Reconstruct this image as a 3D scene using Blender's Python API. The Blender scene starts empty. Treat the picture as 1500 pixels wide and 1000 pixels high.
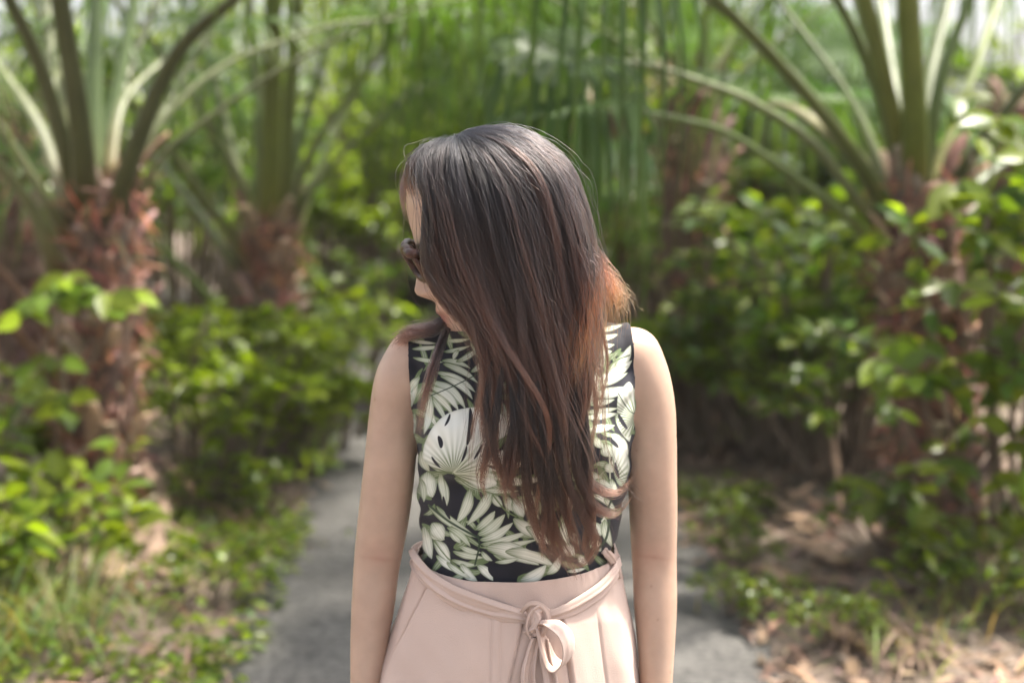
import bpy, bmesh, math, random
import numpy as np
from mathutils import Vector, Matrix
random.seed(7)
RNG = np.random.default_rng(11)
R = math.radians
scene = bpy.context.scene
COL = scene.collection

# ------------------------------------------------------------------ camera
F_PX = 2083.3            # 50 mm on a 36 mm sensor, in pixels of a 1500 px wide picture
PITCH = R(9.2)
CAM = np.array([0.0, -2.0, 1.6])
FWD = np.array([0, math.cos(PITCH), -math.sin(PITCH)])
UPV = np.array([0, math.sin(PITCH), math.cos(PITCH)])
RGT = np.array([1.0, 0, 0])

def ray(px, py):
    return FWD + RGT * ((px - 750) / F_PX) + UPV * ((500 - py) / F_PX)
def P(px, py, y=0.0):
    """point seen at photo pixel px,py that lies at world depth y"""
    d = ray(px, py)
    return CAM + d * ((y - CAM[1]) / d[1])
def G(px, py, z=0.0):
    """point of the ground seen at photo pixel px,py"""
    d = ray(px, py)
    return CAM + d * ((z - CAM[2]) / d[2])

cam_d = bpy.data.cameras.new('camera')
cam = bpy.data.objects.new('camera', cam_d)
COL.objects.link(cam)
cam.location = CAM
cam.rotation_euler = (math.pi / 2 - PITCH, 0, 0)
cam_d.lens = 50; cam_d.sensor_width = 36
cam_d.clip_start = 0.05; cam_d.clip_end = 500
cam_d.dof.use_dof = True
cam_d.dof.focus_distance = 1.93
cam_d.dof.aperture_fstop = 2.2
scene.camera = cam

# ------------------------------------------------------------------ helpers
def tag(o, label=None, cat=None, group=None, kind=None):
    if label: o['label'] = label
    if cat: o['category'] = cat
    if group: o['group'] = group
    if kind: o['kind'] = kind
    return o

def empty(name, loc=(0, 0, 0), rz=0.0, sc=1.0):
    o = bpy.data.objects.new(name, None)
    COL.objects.link(o)
    o.location = loc; o.rotation_euler = (0, 0, rz); o.scale = (sc, sc, sc)
    o.empty_display_size = 0.1
    return o

class MB:
    """collects pieces (verts, faces, colours, material index) for ONE mesh object"""
    def __init__(self):
        self.v = []; self.f = []; self.c = []; self.m = []; self.n = 0
    def add(self, v, f, col=(1, 1, 1), mi=0):
        v = np.asarray(v, dtype=np.float64).reshape(-1, 3)
        col = np.asarray(col, dtype=np.float64)
        if col.ndim == 1:
            col = np.repeat(col[None, :], len(v), 0)
        self.v.append(v); self.c.append(col)
        if isinstance(f, np.ndarray):
            self.f.append(f + self.n); self.m.append(np.full(len(f), mi))
        else:
            byn = {}
            for q in f: byn.setdefault(len(q), []).append(q)
            for k, qs in byn.items():
                a = np.array(qs, dtype=np.int64)
                self.f.append(a + self.n); self.m.append(np.full(len(a), mi))
        self.n += len(v)
    def mesh(self, name, mats, smooth=True):
        me = bpy.data.meshes.new(name)
        v = np.concatenate(self.v); c = np.concatenate(self.c)
        nl = sum(a.size for a in self.f); nf = sum(len(a) for a in self.f)
        me.vertices.add(len(v)); me.vertices.foreach_set('co', v.ravel())
        me.loops.add(nl); me.polygons.add(nf)
        me.loops.foreach_set('vertex_index', np.concatenate([a.ravel() for a in self.f]).astype(np.int32))
        tot = np.concatenate([np.full(len(a), a.shape[1]) for a in self.f]).astype(np.int32)
        st = np.concatenate([[0], np.cumsum(tot)[:-1]]).astype(np.int32)
        me.polygons.foreach_set('loop_start', st)
        me.polygons.foreach_set('material_index', np.concatenate(self.m).astype(np.int32))
        me.polygons.foreach_set('use_smooth', np.full(nf, smooth))
        me.update(calc_edges=True)
        a = me.color_attributes.new('tint', 'FLOAT_COLOR', 'POINT')
        a.data.foreach_set('color', np.concatenate([c, np.ones((len(c), 1))], 1).ravel())
        for m in (mats if isinstance(mats, (list, tuple)) else [mats]): me.materials.append(m)
        return me
    def build(self, name, mats, parent=None, smooth=True):
        o = bpy.data.objects.new(name, self.mesh(name, mats, smooth))
        COL.objects.link(o)
        if parent is not None: o.parent = parent
        return o

def unit(a):
    a = np.asarray(a, float)
    return a / (np.linalg.norm(a, axis=-1, keepdims=True) + 1e-12)

def spline(pts, n):
    """Catmull-Rom through pts (k,d) -> (n,d)"""
    pts = np.asarray(pts, float); k = len(pts)
    if k == 2:
        t = np.linspace(0, 1, n)[:, None]; return pts[0] * (1 - t) + pts[1] * t
    q = np.concatenate([[2 * pts[0] - pts[1]], pts, [2 * pts[-1] - pts[-2]]])
    t = np.linspace(0, k - 1, n); i = np.minimum(t.astype(int), k - 2); u = (t - i)[:, None]
    p0, p1, p2, p3 = q[i], q[i + 1], q[i + 2], q[i + 3]
    return 0.5 * (2 * p1 + (p2 - p0) * u + (2 * p0 - 5 * p1 + 4 * p2 - p3) * u ** 2 + (3 * p1 - p0 - 3 * p2 + p3) * u ** 3)

def grid_faces(nr, nc, closed=True):
    i = np.arange(nr - 1)[:, None]; j = np.arange(nc if closed else nc - 1)[None, :]
    a = i * nc + j; b = i * nc + (j + 1) % nc
    return np.stack([a, b, b + nc, a + nc], -1).reshape(-1, 4)

def frames(path, up=(0, 0, 1)):
    path = np.asarray(path, float)
    t = unit(np.gradient(path, axis=0))
    up = np.asarray(up, float)
    s = np.cross(t, up); bad = np.linalg.norm(s, axis=1) < 1e-3
    s[bad] = np.cross(t[bad], [1, 0.01, 0])
    s = unit(s); n = np.cross(s, t)
    return t, s, n

def tube(mb, path, rad, sides=8, col=(1, 1, 1), flat=1.0, up=(0, 0, 1), mi=0, cap=True, crossfn=None):
    """tapered tube; flat = thickness along n relative to s"""
    path = np.asarray(path, float); n_ = len(path)
    rad = np.broadcast_to(np.asarray(rad, float), (n_,)) if np.ndim(rad) <= 1 else rad
    t, s, n = frames(path, up)
    a = np.linspace(0, 2 * math.pi, sides, endpoint=False)
    ca, sa = np.cos(a), np.sin(a)
    v = path[:, None, :] + rad[:, None, None] * (s[:, None, :] * ca[None, :, None] + n[:, None, :] * sa[None, :, None] * flat)
    v = v.reshape(-1, 3)
    f = grid_faces(n_, sides)
    col = np.asarray(col, float)
    if col.ndim == 2: col = np.repeat(col, sides, 0)
    mb.add(v, f, col, mi)
    if cap:
        base = mb.n - len(v)
        mb.f.append(np.array([list(range(sides - 1, -1, -1))]) + base); mb.m.append(np.array([mi]))
        mb.f.append(np.array([list(range(sides))]) + base + (n_ - 1) * sides); mb.m.append(np.array([mi]))

def rings(mb, cs, a, bf, bb, sides=32, col=(1, 1, 1), power=2.0):
    """stack of horizontal rings: centre (x,y,z), half width a, depth to front bf and back bb"""
    cs = np.asarray(cs, float); th = np.linspace(0, 2 * math.pi, sides, endpoint=False)
    c, s = np.cos(th), np.sin(th)
    e = 2.0 / power
    cx = np.sign(c) * np.abs(c) ** e; sy = np.sign(s) * np.abs(s) ** e
    a = np.asarray(a); bf = np.asarray(bf); bb = np.asarray(bb)
    x = cs[:, 0:1] + a[:, None] * cx
    y = cs[:, 1:2] + np.where(sy < 0, bf[:, None], bb[:, None]) * sy
    z = np.repeat(cs[:, 2:3], sides, 1)
    v = np.stack([x, y, z], -1).reshape(-1, 3)
    mb.add(v, grid_faces(len(cs), sides), col)
    base = mb.n - len(v)
    mb.f.append(np.array([list(range(sides - 1, -1, -1))]) + base); mb.m.append(np.array([0]))
    mb.f.append(np.array([list(range(sides))]) + base + (len(cs) - 1) * sides); mb.m.append(np.array([0]))

def ellipsoid(mb, c, r, rot=None, n=24, col=(1, 1, 1)):
    th = np.linspace(0, math.pi, n)[:, None]; ph = np.linspace(0, 2 * math.pi, 2 * n, endpoint=False)[None, :]
    v = np.stack([np.sin(th) * np.cos(ph), np.sin(th) * np.sin(ph), np.cos(th) * np.ones_like(ph)], -1).reshape(-1, 3) * np.asarray(r)
    if rot is not None: v = v @ np.asarray(rot).T
    mb.add(v + np.asarray(c), grid_faces(n, 2 * n), col)

def noise3(p, f=1.0, seed=0):
    """cheap smooth pseudo-noise in about -1..1 for arrays of points"""
    r = np.random.default_rng(seed); out = 0; p = np.asarray(p) * f
    for k in range(5):
        w = r.normal(size=3); w = w / np.linalg.norm(w) * (0.7 + 0.9 * r.random()); ph = r.random() * 6.28
        w2 = r.normal(size=3); w2 /= np.linalg.norm(w2)
        out = out + np.sin(p @ w * 6.28 + ph + 1.3 * np.sin(p @ w2 * 4.1 + ph * 2))
    return out / 3.2

# ------------------------------------------------------------------ materials
def new_mat(name):
    m = bpy.data.materials.new(name); m.use_nodes = True
    nt = m.node_tree; nt.nodes.clear()
    return m, nt
def node(nt, kind, **kw):
    n = nt.nodes.new(kind)
    for k, v in kw.items():
        if k in n.inputs: n.inputs[k].default_value = v
        else: setattr(n, k, v)
    return n
def link(nt, a, b): nt.links.new(a, b)

def mat_tinted(name, base, rough=0.5, spec=0.5, translucent=0.0, tcol=None, noise=0.0, nscale=40.0, bump=0.0, bscale=200.0, sheen=0.0, sss=0.0, sssr=(1, .4, .2), rnd=0.0, stretch=None, metal=0.0):
    """Principled surface: base colour times the mesh's own tint, with procedural mottling"""
    m, nt = new_mat(name)
    out = node(nt, 'ShaderNodeOutputMaterial')
    bs = node(nt, 'ShaderNodeBsdfPrincipled')
    bs.inputs['Roughness'].default_value = rough
    bs.inputs['Specular IOR Level'].default_value = spec
    bs.inputs['Metallic'].default_value = metal
    if sheen: bs.inputs['Sheen Weight'].default_value = sheen
    if sss:
        bs.inputs['Subsurface Weight'].default_value = sss
        bs.inputs['Subsurface Radius'].default_value = sssr
        bs.inputs['Subsurface Scale'].default_value = 0.008
    at = node(nt, 'ShaderNodeVertexColor'); at.layer_name = 'tint'
    mx = node(nt, 'ShaderNodeMix', data_type='RGBA', blend_type='MULTIPLY')
    mx.inputs[0].default_value = 1.0
    mx.inputs[6].default_value = (*base, 1)
    link(nt, at.outputs['Color'], mx.inputs[7])
    colour = mx.outputs[2]
    tc = node(nt, 'ShaderNodeTexCoord')
    vec = tc.outputs['Object']
    if stretch:
        mp = node(nt, 'ShaderNodeMapping'); mp.inputs['Scale'].default_value = stretch
        link(nt, vec, mp.inputs['Vector']); vec = mp.outputs['Vector']
    if noise:
        nz = node(nt, 'ShaderNodeTexNoise', Scale=nscale, Detail=5.0, Roughness=0.6)
        link(nt, vec, nz.inputs['Vector'])
        rp = node(nt, 'ShaderNodeMapRange'); rp.inputs['From Min'].default_value = .3; rp.inputs['From Max'].default_value = .7
        rp.inputs['To Min'].default_value = 1 - noise; rp.inputs['To Max'].default_value = 1 + noise
        link(nt, nz.outputs['Fac'], rp.inputs['Value'])
        hv = node(nt, 'ShaderNodeHueSaturation')
        link(nt, colour, hv.inputs['Color']); link(nt, rp.outputs['Result'], hv.inputs['Value'])
        colour = hv.outputs['Color']
    if rnd:
        oi = node(nt, 'ShaderNodeObjectInfo')
        rp = node(nt, 'ShaderNodeMapRange'); rp.inputs['To Min'].default_value = 1 - rnd; rp.inputs['To Max'].default_value = 1 + rnd
        link(nt, oi.outputs['Random'], rp.inputs['Value'])
        hv = node(nt, 'ShaderNodeHueSaturation')
        link(nt, colour, hv.inputs['Color']); link(nt, rp.outputs['Result'], hv.inputs['Value'])
        colour = hv.outputs['Color']
    link(nt, colour, bs.inputs['Base Color'])
    if bump:
        nb = node(nt, 'ShaderNodeTexNoise', Scale=bscale, Detail=6.0)
        link(nt, vec, nb.inputs['Vector'])
        bp = node(nt, 'ShaderNodeBump', Strength=bump, Distance=0.004)
        link(nt, nb.outputs['Fac'], bp.inputs['Height']); link(nt, bp.outputs['Normal'], bs.inputs['Normal'])
    surf = bs.outputs['BSDF']
    if translucent:
        tr = node(nt, 'ShaderNodeBsdfTranslucent')
        tm = node(nt, 'ShaderNodeMix', data_type='RGBA', blend_type='MULTIPLY'); tm.inputs[0].default_value = 1
        tm.inputs[7].default_value = (*(tcol or (1.6, 1.7, .7)), 1)
        link(nt, colour, tm.inputs[6]); link(nt, tm.outputs[2], tr.inputs['Color'])
        ms = node(nt, 'ShaderNodeMixShader'); ms.inputs[0].default_value = translucent
        link(nt, surf, ms.inputs[1]); link(nt, tr.outputs['BSDF'], ms.inputs[2])
        surf = ms.outputs['Shader']
    link(nt, surf, out.inputs['Surface'])
    return m
# ================================================================== THE WOMAN
M_skin = mat_tinted('skin', (.425, .292, .217), rough=.40, spec=.45, sss=.12, sssr=(1, .35, .18), noise=.09, nscale=22, bump=.05, bscale=1100)
M_shirt = mat_tinted('printed_jersey', (1, 1, 1), rough=.7, spec=.25, bump=.25, bscale=1400, sheen=.1)
M_skirt = mat_tinted('blush_crepe', (.53, .405, .345), rough=.85, spec=.15, noise=.04, nscale=9, bump=.35, bscale=900, sheen=.15)
M_tort = mat_tinted('tortoiseshell', (.05, .018, .011), rough=.38, spec=.35, noise=.8, nscale=90)
M_lens = mat_tinted('dark_lens', (.014, .009, .007), rough=.22, spec=.3)
M_shoe = mat_tinted('shoe_leather', (.30, .17, .09), rough=.5, noise=.1)

person = empty('person', (0.01, 0, 0))
tag(person, 'woman in leaf print top and blush skirt, looking down over her shoulder', 'person')
PO = np.array([0.01, 0, 0])

def torso_ring(py, l, r, bf, bb, y=0.0):
    a = P(l, py, y); b = P(r, py, y); c = (a + b) / 2
    return c, (b[0] - a[0]) / 2, bf, bb

TR = [(1110, 572, 935, .085, .125, .005), (1050, 570, 936, .09, .125, .005), (1000, 576, 930, .092, .12, .005), (950, 584, 922, .09, .105, .003), (900, 598, 910, .087, .09, 0),
      (850, 612, 897, .083, .075, 0), (805, 623, 890, .082, .068, 0), (760, 621, 903, .086, .072, 0), (700, 619, 913, .094, .08, 0),
      (650, 616, 918, .102, .088, 0), (600, 611, 926, .10, .092, 0), (550, 607, 928, .088, .092, .004), (520, 604, 930, .076, .086, .008),
      (498, 606, 928, .066, .074, .012), (484, 622, 908, .056, .062, .016), (472, 655, 872, .048, .054, .02), (460, 695, 835, .042, .05, .024)]
rr = [torso_ring(*t) for t in TR]
mb = MB()
cs = spline([np.concatenate([r[0], [r[1], r[2], r[3]]]) for r in rr], 90)
rings(mb, cs[:, :3], cs[:, 3], cs[:, 4], cs[:, 5], 64, power=2.35)
for bx in (690, 838):                                              # bust
    ellipsoid(mb, P(bx, 645, -.045), (.068, .066, .06))
# arms
def arm(pts):
    q = np.array([[*P(a, b, y), r] for a, b, y, r in pts]); s = spline(q, 60)
    tube(mb, s[:, :3], s[:, 3], 28, up=(0, 1, 0), flat=1.0)
    ellipsoid(mb, s[0, :3], (s[0, 3],) * 3)
    ellipsoid(mb, s[-1, :3], (s[-1, 3] * .98,) * 3)
    return s
armL = [(608, 525, .012, .043), (590, 560, .010, .0425), (578, 605, .008, .0375), (571, 680, .008, .0385), (563, 750, .012, .0385), (555, 805, .016, .0365), (551, 835, .015, .0345), (547, 880, .008, .0325), (541, 940, -.003, .0285), (537, 1000, -.014, .0245), (534, 1050, -.022, .0225)]
armR = [(926, 522, .012, .044), (941, 560, .010, .0425), (953, 605, .008, .0375), (955, 680, .008, .0372), (957, 750, .012, .0362), (958, 805, .016, .0345), (959, 835, .015, .0335), (960, 880, .008, .0325), (961, 940, -.003, .0285), (961, 1000, -.014, .0245), (961, 1050, -.022, .0225)]
sL = arm(armL); sR = arm(armR)
# hands: palm and five bent fingers hanging down
def hand(wr, side):
    w0 = np.asarray(wr); d = unit(np.array([side * .04, -.14, -1.0])); out_ = np.array([0, -1, 0.]) ; nrm = np.array([side * 1.0, 0, 0.05])
    pc = w0 + d * .05
    tube(mb, np.array([w0 - d * .01, w0 + d * .02, w0 + d * .055, w0 + d * .09]), np.array([.022, .029, .037, .034]), 20, up=nrm, flat=.42)
    for k, (off, ln, r0) in enumerate([(-.027, .062, .0075), (-.009, .072, .008), (.009, .077, .0083), (.027, .070, .0082)]):
        b = w0 + d * .078 + np.array([0, -1, 0.]) * off * 1.05
        curl = nrm * -1
        p = [b, b + d * ln * .45 + curl * .004, b + d * ln * .75 + curl * .014, b + d * ln * .98 + curl * .03]
        s = spline(p, 12); tube(mb, s, np.linspace(r0 * 1.08, r0 * .78, 12), 10, up=nrm)
        ellipsoid(mb, s[-1], (r0 * .8,) * 3, n=8)
    b = w0 + d * .025 + np.array([0, -1, 0.]) * .026
    p = [b, b + d * .03 + np.array([0, -.018, 0]), b + d * .058 + np.array([0, -.022, 0]) - nrm * .006, b + d * .08 + np.array([0, -.018, 0]) - nrm * .014]
    s = spline(p, 12); tube(mb, s, np.linspace(.012, .0085, 12), 10, up=nrm); ellipsoid(mb, s[-1], (.0085,) * 3, n=8)
hand(sL[-1, :3], -1); hand(sR[-1, :3], 1)
# legs and feet
for sx, cx in ((-1, -.085), (1, .085)):
    zz = [.80, .72, .6, .5, .44, .36, .28, .18, .1, .06]
    ra = [.085, .082, .07, .06, .054, .053, .052, .042, .036, .037]
    q = np.array([[cx * (1 - .25 * (.8 - z)), .01 + (.02 if z < .4 else 0), z, r] for z, r in zip(zz, ra)])
    s = spline(q, 50); tube(mb, s[:, :3], s[:, 3], 24, up=(0, 1, 0))
    fx = q[-1, 0]
    tube(mb, np.array([[fx, .065, .04], [fx, .02, .045], [fx + sx * .005, -.05, .035], [fx + sx * .012, -.11, .024], [fx + sx * .014, -.15, .018]]), np.array([.03, .036, .038, .042, .03]), 20, up=(0, 0, 1), flat=.6)
# neck and head
PHI, PSI = R(24), R(4); HSC = 1.05
HF = np.array([-math.cos(PHI) * math.cos(PSI), -math.cos(PHI) * math.sin(PSI), -math.sin(PHI)])
HU = np.array([-math.sin(PHI) * math.cos(PSI), -math.sin(PHI) * math.sin(PSI), math.cos(PHI)])
HS = np.cross(HU, HF)                     # towards the camera or away; symmetric
HO = P(613, 381, -.035) - .088 * HSC * HF
def H(f, s, u): return HO + HSC * (np.outer(np.ravel(f), HF) + np.outer(np.ravel(s), HS) + np.outer(np.ravel(u), HU))
us = np.array([-.118, -.112, -.100, -.085, -.068, -.050, -.030, -.010, .010, .030, .050, .070, .088, .102, .112, .117])
af = np.array([.060, .076, .086, .0865, .0855, .0855, .0850, .0835, .0835, .0815, .0785, .0740, .0655, .0580, .0360, .010])  # front extent
ab = np.array([-.02, .000, .020, .038, .056, .072, .085, .094, .0985, .0995, .098, .093, .082, .066, .044, .012])              # back extent
aw = np.array([.020, .033, .044, .053, .060, .065, .068, .0705, .0725, .074, .0735, .070, .063, .051, .034, .010])
nu, nth = 150, 140
uu = np.linspace(us[0], us[-1], nu)
A, B, W = (np.interp(uu, us, q) for q in (af, ab, aw))
th = np.linspace(-math.pi, math.pi, nth, endpoint=False)
cf = (A - B) / 2; hl = (A + B) / 2
ct, st = np.cos(th), np.sin(th)
f = cf[:, None] + hl[:, None] * np.sign(ct) * np.abs(ct) ** .92
s_ = W[:, None] * np.sign(st) * np.abs(st) ** .92
U_ = np.repeat(uu[:, None], nth, 1)
front = np.clip(ct, 0, 1)[None, :] ** .5
def gs(x, c, w): return np.exp(-((x - c) / w) ** 2)
# nose
nh = np.interp(U_, [-.056, -.049, -.042, -.036, -.020, .004, .018], [0, .015, .0255, .0265, .0165, .0055, 0])
nw = np.interp(U_, [-.05, -.04, -.01, .02], [.0155, .0125, .008, .007])
f = f + front * nh * np.exp(-(s_ / nw) ** 2)
f = f + front * .006 * gs(np.abs(s_), .0135, .0055) * gs(U_, -.043, .007)          # wings
f = f + front * .0115 * gs(s_, 0, .020) * gs(U_, -.0665, .0055)                    # upper lip
f = f + front * .0120 * gs(s_, 0, .017) * gs(U_, -.0785, .006)                     # lower lip
f = f + front * .0050 * gs(s_, 0, .020) * gs(U_, -.0565, .0065)                    # philtrum
f = f - front * .0045 * gs(s_, 0, .022) * gs(U_, -.0722, .0022)
f = f + front * .0095 * gs(s_, 0, .018) * gs(U_, -.103, .011)                      # chin
f = f - front * .0085 * gs(np.abs(s_), .031, .014) * gs(U_, .000, .012)            # eye sockets
f = f + front * .005 * gs(np.abs(s_), .031, .010) * gs(U_, -.001, .007)            # lids
f = f + front * .003 * gs(np.abs(s_), .026, .018) * gs(U_, .021, .006)             # brow
U2 = np.where(U_ < -.048, -.048 + (U_ + .048) * 1.36, U_)          # long lower face
hv = H(f, s_, U2)
mb.add(hv, grid_faces(nu, nth))
b0_ = mb.n - len(hv)
mb.f.append(np.array([list(range(nth - 1, -1, -1))]) + b0_); mb.m.append(np.array([0]))
mb.f.append(np.array([list(range(nth))]) + b0_ + (nu - 1) * nth); mb.m.append(np.array([0]))
for side in (-1, 1):                                                                # ears
    ellipsoid(mb, H(-.008, side * .073, -.008)[0], (.018, .009, .030), np.stack([HF, HS, HU], 1), n=14)
nk = spline([*H(-.005, 0, -.06), *H(-.022, 0, -.10), P(752, 470, .012), P(762, 520, .02)], 24)
tube(mb, nk, np.linspace(.052, .062, 24), 28, up=(0, 1, 0))

def to_px(co):
    d = co - CAM; fz = d @ FWD
    return 750 + F_PX * (d @ RGT) / fz, 500 - F_PX * (d @ UPV) / fz
def evaluated(o):
    dg = bpy.context.evaluated_depsgraph_get(); dg.update()
    return bpy.data.meshes.new_from_object(o.evaluated_get(dg), depsgraph=dg)
tmp = mb.build('tmp_body', M_skin)
md = tmp.modifiers.new('r', 'REMESH'); md.mode = 'VOXEL'; md.voxel_size = .0026; md.use_smooth_shade = True
md = tmp.modifiers.new('s', 'SMOOTH'); md.factor = .5; md.iterations = 4
body_me = evaluated(tmp)
bpy.data.objects.remove(tmp)
def co_of(me):
    a = np.empty(len(me.vertices) * 3); me.vertices.foreach_get('co', a); return a.reshape(-1, 3)
def no_of(me):
    a = np.empty(len(me.vertices) * 3); me.vertices.foreach_get('normal', a); return a.reshape(-1, 3)
bc = co_of(body_me)
# smooth shoulders and armpits more than the face
hd = np.linalg.norm(bc - HO, axis=1)
def laplace(me, co, mask, it, lam=.5):
    e = np.empty(len(me.edges) * 2, dtype=np.int32); me.edges.foreach_get('vertices', e); e = e.reshape(-1, 2)
    deg = np.bincount(e.ravel(), minlength=len(co))[:, None].clip(1)
    for _ in range(it):
        acc = np.zeros_like(co)
        for k in range(3):
            acc[:, k] = np.bincount(e[:, 0], co[e[:, 1], k], len(co)) + np.bincount(e[:, 1], co[e[:, 0], k], len(co))
        co = co + (acc / deg - co) * lam * mask[:, None]
    return co
mask = np.clip((hd - .12) / .03, 0, 1) * np.clip((bc[:, 2] - .85) / .1, .25, 1)
bc = laplace(body_me, bc, mask, 60)
body_me.vertices.foreach_set('co', bc.ravel()); body_me.update()
# skin tone: lips, cheek and elbow flush are in the skin itself
loc = (bc - HO) / HSC; lf, ls, lu = loc @ HF, loc @ HS, loc @ HU
tint = np.ones((len(bc), 3))
lu_ = np.where(lu < -.048, -.048 + (lu + .048) / 1.36, lu)
lip = (gs(lu_, -.0725, .0095) * gs(ls, 0, .021) * (lf > .078)).clip(0, 1)[:, None]
tint = tint * (1 - lip) + lip * np.array([.80, .38, .42])
chk = (gs(lu, -.035, .025) * gs(np.abs(ls), .04, .02) * (lf > .03))[:, None] * .35
tint = tint * (1 - chk * np.array([0, .25, .22]))
brow = (gs(lu, .020 + 0 * lu, .0045) * gs(np.abs(ls), .031, .016) * (lf > .06))[:, None] * .8
tint = tint * (1 - brow * .8)
for ex, ey in ((556, 818), (958, 816)):                            # inner elbow crease
    px_, py_ = to_px(bc)
    cr_ = np.exp(-((py_ - ey - (px_ - ex) * .12) / 3.2) ** 2 - ((px_ - ex) / 22) ** 2)[:, None] * (bc[:, 1:2] < .01) * .30
    tint = tint * (1 - cr_ * np.array([.35, .6, .6]))
for el in (P(556, 812, -.02), P(958, 812, -.02)):
    e_ = np.exp(-(np.linalg.norm((bc - el) * [1, 1, 1.3], axis=1) / .03) ** 2)[:, None] * .35
    tint = tint * (1 - e_ * np.array([.12, .3, .3]))
rm = np.random.default_rng(4)
arm_i = np.where((np.abs(bc[:, 0]) > .165) & (bc[:, 2] > .6))[0]
for m_ in rm.choice(arm_i, 22):                                   # small marks
    e_ = np.exp(-(np.linalg.norm(bc - bc[m_], axis=1) / rm.uniform(.0012, .0024)) ** 2)[:, None] * rm.uniform(.25, .6)
    tint = tint * (1 - e_ * np.array([.5, .65, .7]))
tint = tint * (1 + .05 * noise3(bc, 9, 2)[:, None] * np.array([.6, 1, 1.2]))
a = body_me.color_attributes.new('tint', 'FLOAT_COLOR', 'POINT')
a.data.foreach_set('color', np.concatenate([tint, np.ones((len(bc), 1))], 1).ravel())
body_me.materials.clear(); body_me.materials.append(M_skin)
body_me.polygons.foreach_set('use_smooth', np.ones(len(body_me.polygons), bool))
def child(name, me, parent=person):
    me.name = name
    o = bpy.data.objects.new(name, me); COL.objects.link(o); o.parent = parent
    if parent is person: o.matrix_parent_inverse = Matrix.Translation(Vector(-PO))
    return o
body = child('body', body_me)

# ---------------------------------------------------------------- shirt, cut from the body's own shape
bm = bmesh.new(); bm.from_mesh(body_me)
def keep(p, n):                       # keep the side n points to
    g = bm.verts[:] + bm.edges[:] + bm.faces[:]
    bmesh.ops.bisect_plane(bm, geom=g, plane_co=Vector(p), plane_no=Vector(n), clear_inner=True)
keep(P(760, 838, -.08) - np.array([0, 0, .045]), (0, 0, 1))
keep(H(-.022, 0, -.10)[0] + np.array([0, 0, -.028]), (.18, .05, -1))
# armholes: arm side is cut away where it lies outside the armhole plane (above the armpit) or is the arm itself
def cut_arm(px_top, py_top, px_bot, py_bot, sign):
    a = P(px_top, py_top, 0); b = P(px_bot, py_bot, 0)
    d = b - a; n = np.array([-d[2], 0, d[0]]); n = unit(n)
    if n[0] * sign > 0: n = -n
    keep(a, n + np.array([0, -.06, 0]))
cut_arm(600, 480, 610, 640, -1); cut_arm(924, 476, 922, 640, 1)
# the hanging forearms that lie inside the planes lower down: drop loose islands
bm.verts.ensure_lookup_table()
seen = set(); isl = []
for v0 in bm.verts:
    if v0.index in seen: continue
    st_ = [v0]; seen.add(v0.index); comp = []
    while st_:
        v = st_.pop(); comp.append(v)
        for e in v.link_edges:
            o_ = e.other_vert(v)
            if o_.index not in seen: seen.add(o_.index); st_.append(o_)
    isl.append(comp)
isl.sort(key=len)
for c_ in isl[:-1]: bmesh.ops.delete(bm, geom=c_, context='VERTS')
fr = [e for e in bm.edges if (e.verts[0].co.y + e.verts[1].co.y) < .03]
bmesh.ops.subdivide_edges(bm, edges=fr, cuts=1, use_grid_fill=True)
fr = [e for e in bm.edges if (e.verts[0].co.y + e.verts[1].co.y) < .0]
bmesh.ops.subdivide_edges(bm, edges=fr, cuts=1, use_grid_fill=True)
bm.normal_update()
shirt_me = bpy.data.meshes.new('shirt'); bm.to_mesh(shirt_me); bm.free()
sc_, sn = co_of(shirt_me), no_of(shirt_me)
# the cloth bridges hollows: relax, then push out; a few soft drag folds
sc_ = laplace(shirt_me, sc_, np.ones(len(sc_)), 40, .5) * .6 + sc_ * .4
fold = noise3(sc_ * [1.2, .6, 2.6], 5.5, 3) * .0026 + noise3(sc_ * [3, 1, 1.2], 6, 9) * .0016
side = np.clip((np.abs(sc_[:, 0] - .008) - .09) / .05, 0, 1)
fold = fold + np.clip((1.02 - sc_[:, 2]) / .08, 0, 1) * .0022 * noise3(sc_ * [1, .5, 5], 6, 31)
pit = np.exp(-(np.minimum(np.linalg.norm(sc_ - P(612, 600, -.02), axis=1), np.linalg.norm(sc_ - P(928, 595, -.02), axis=1)) / .075) ** 2)
fold = fold + pit * .0026 * np.sin(sc_[:, 2] * 150 - np.abs(sc_[:, 0]) * 190)
fold = fold + side * np.sin(sc_[:, 2] * 170 + sc_[:, 0] * 60) * .0011 * np.clip((1.16 - sc_[:, 2]) / .1, 0, 1)
wz = np.clip((sc_[:, 2] - .945) / .05, 0, 1); sc_ = sc_ + sn * (.0022 + .002 * wz + fold * wz)[:, None]
shirt_me.vertices.foreach_set('co', sc_.ravel()); shirt_me.update()

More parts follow.
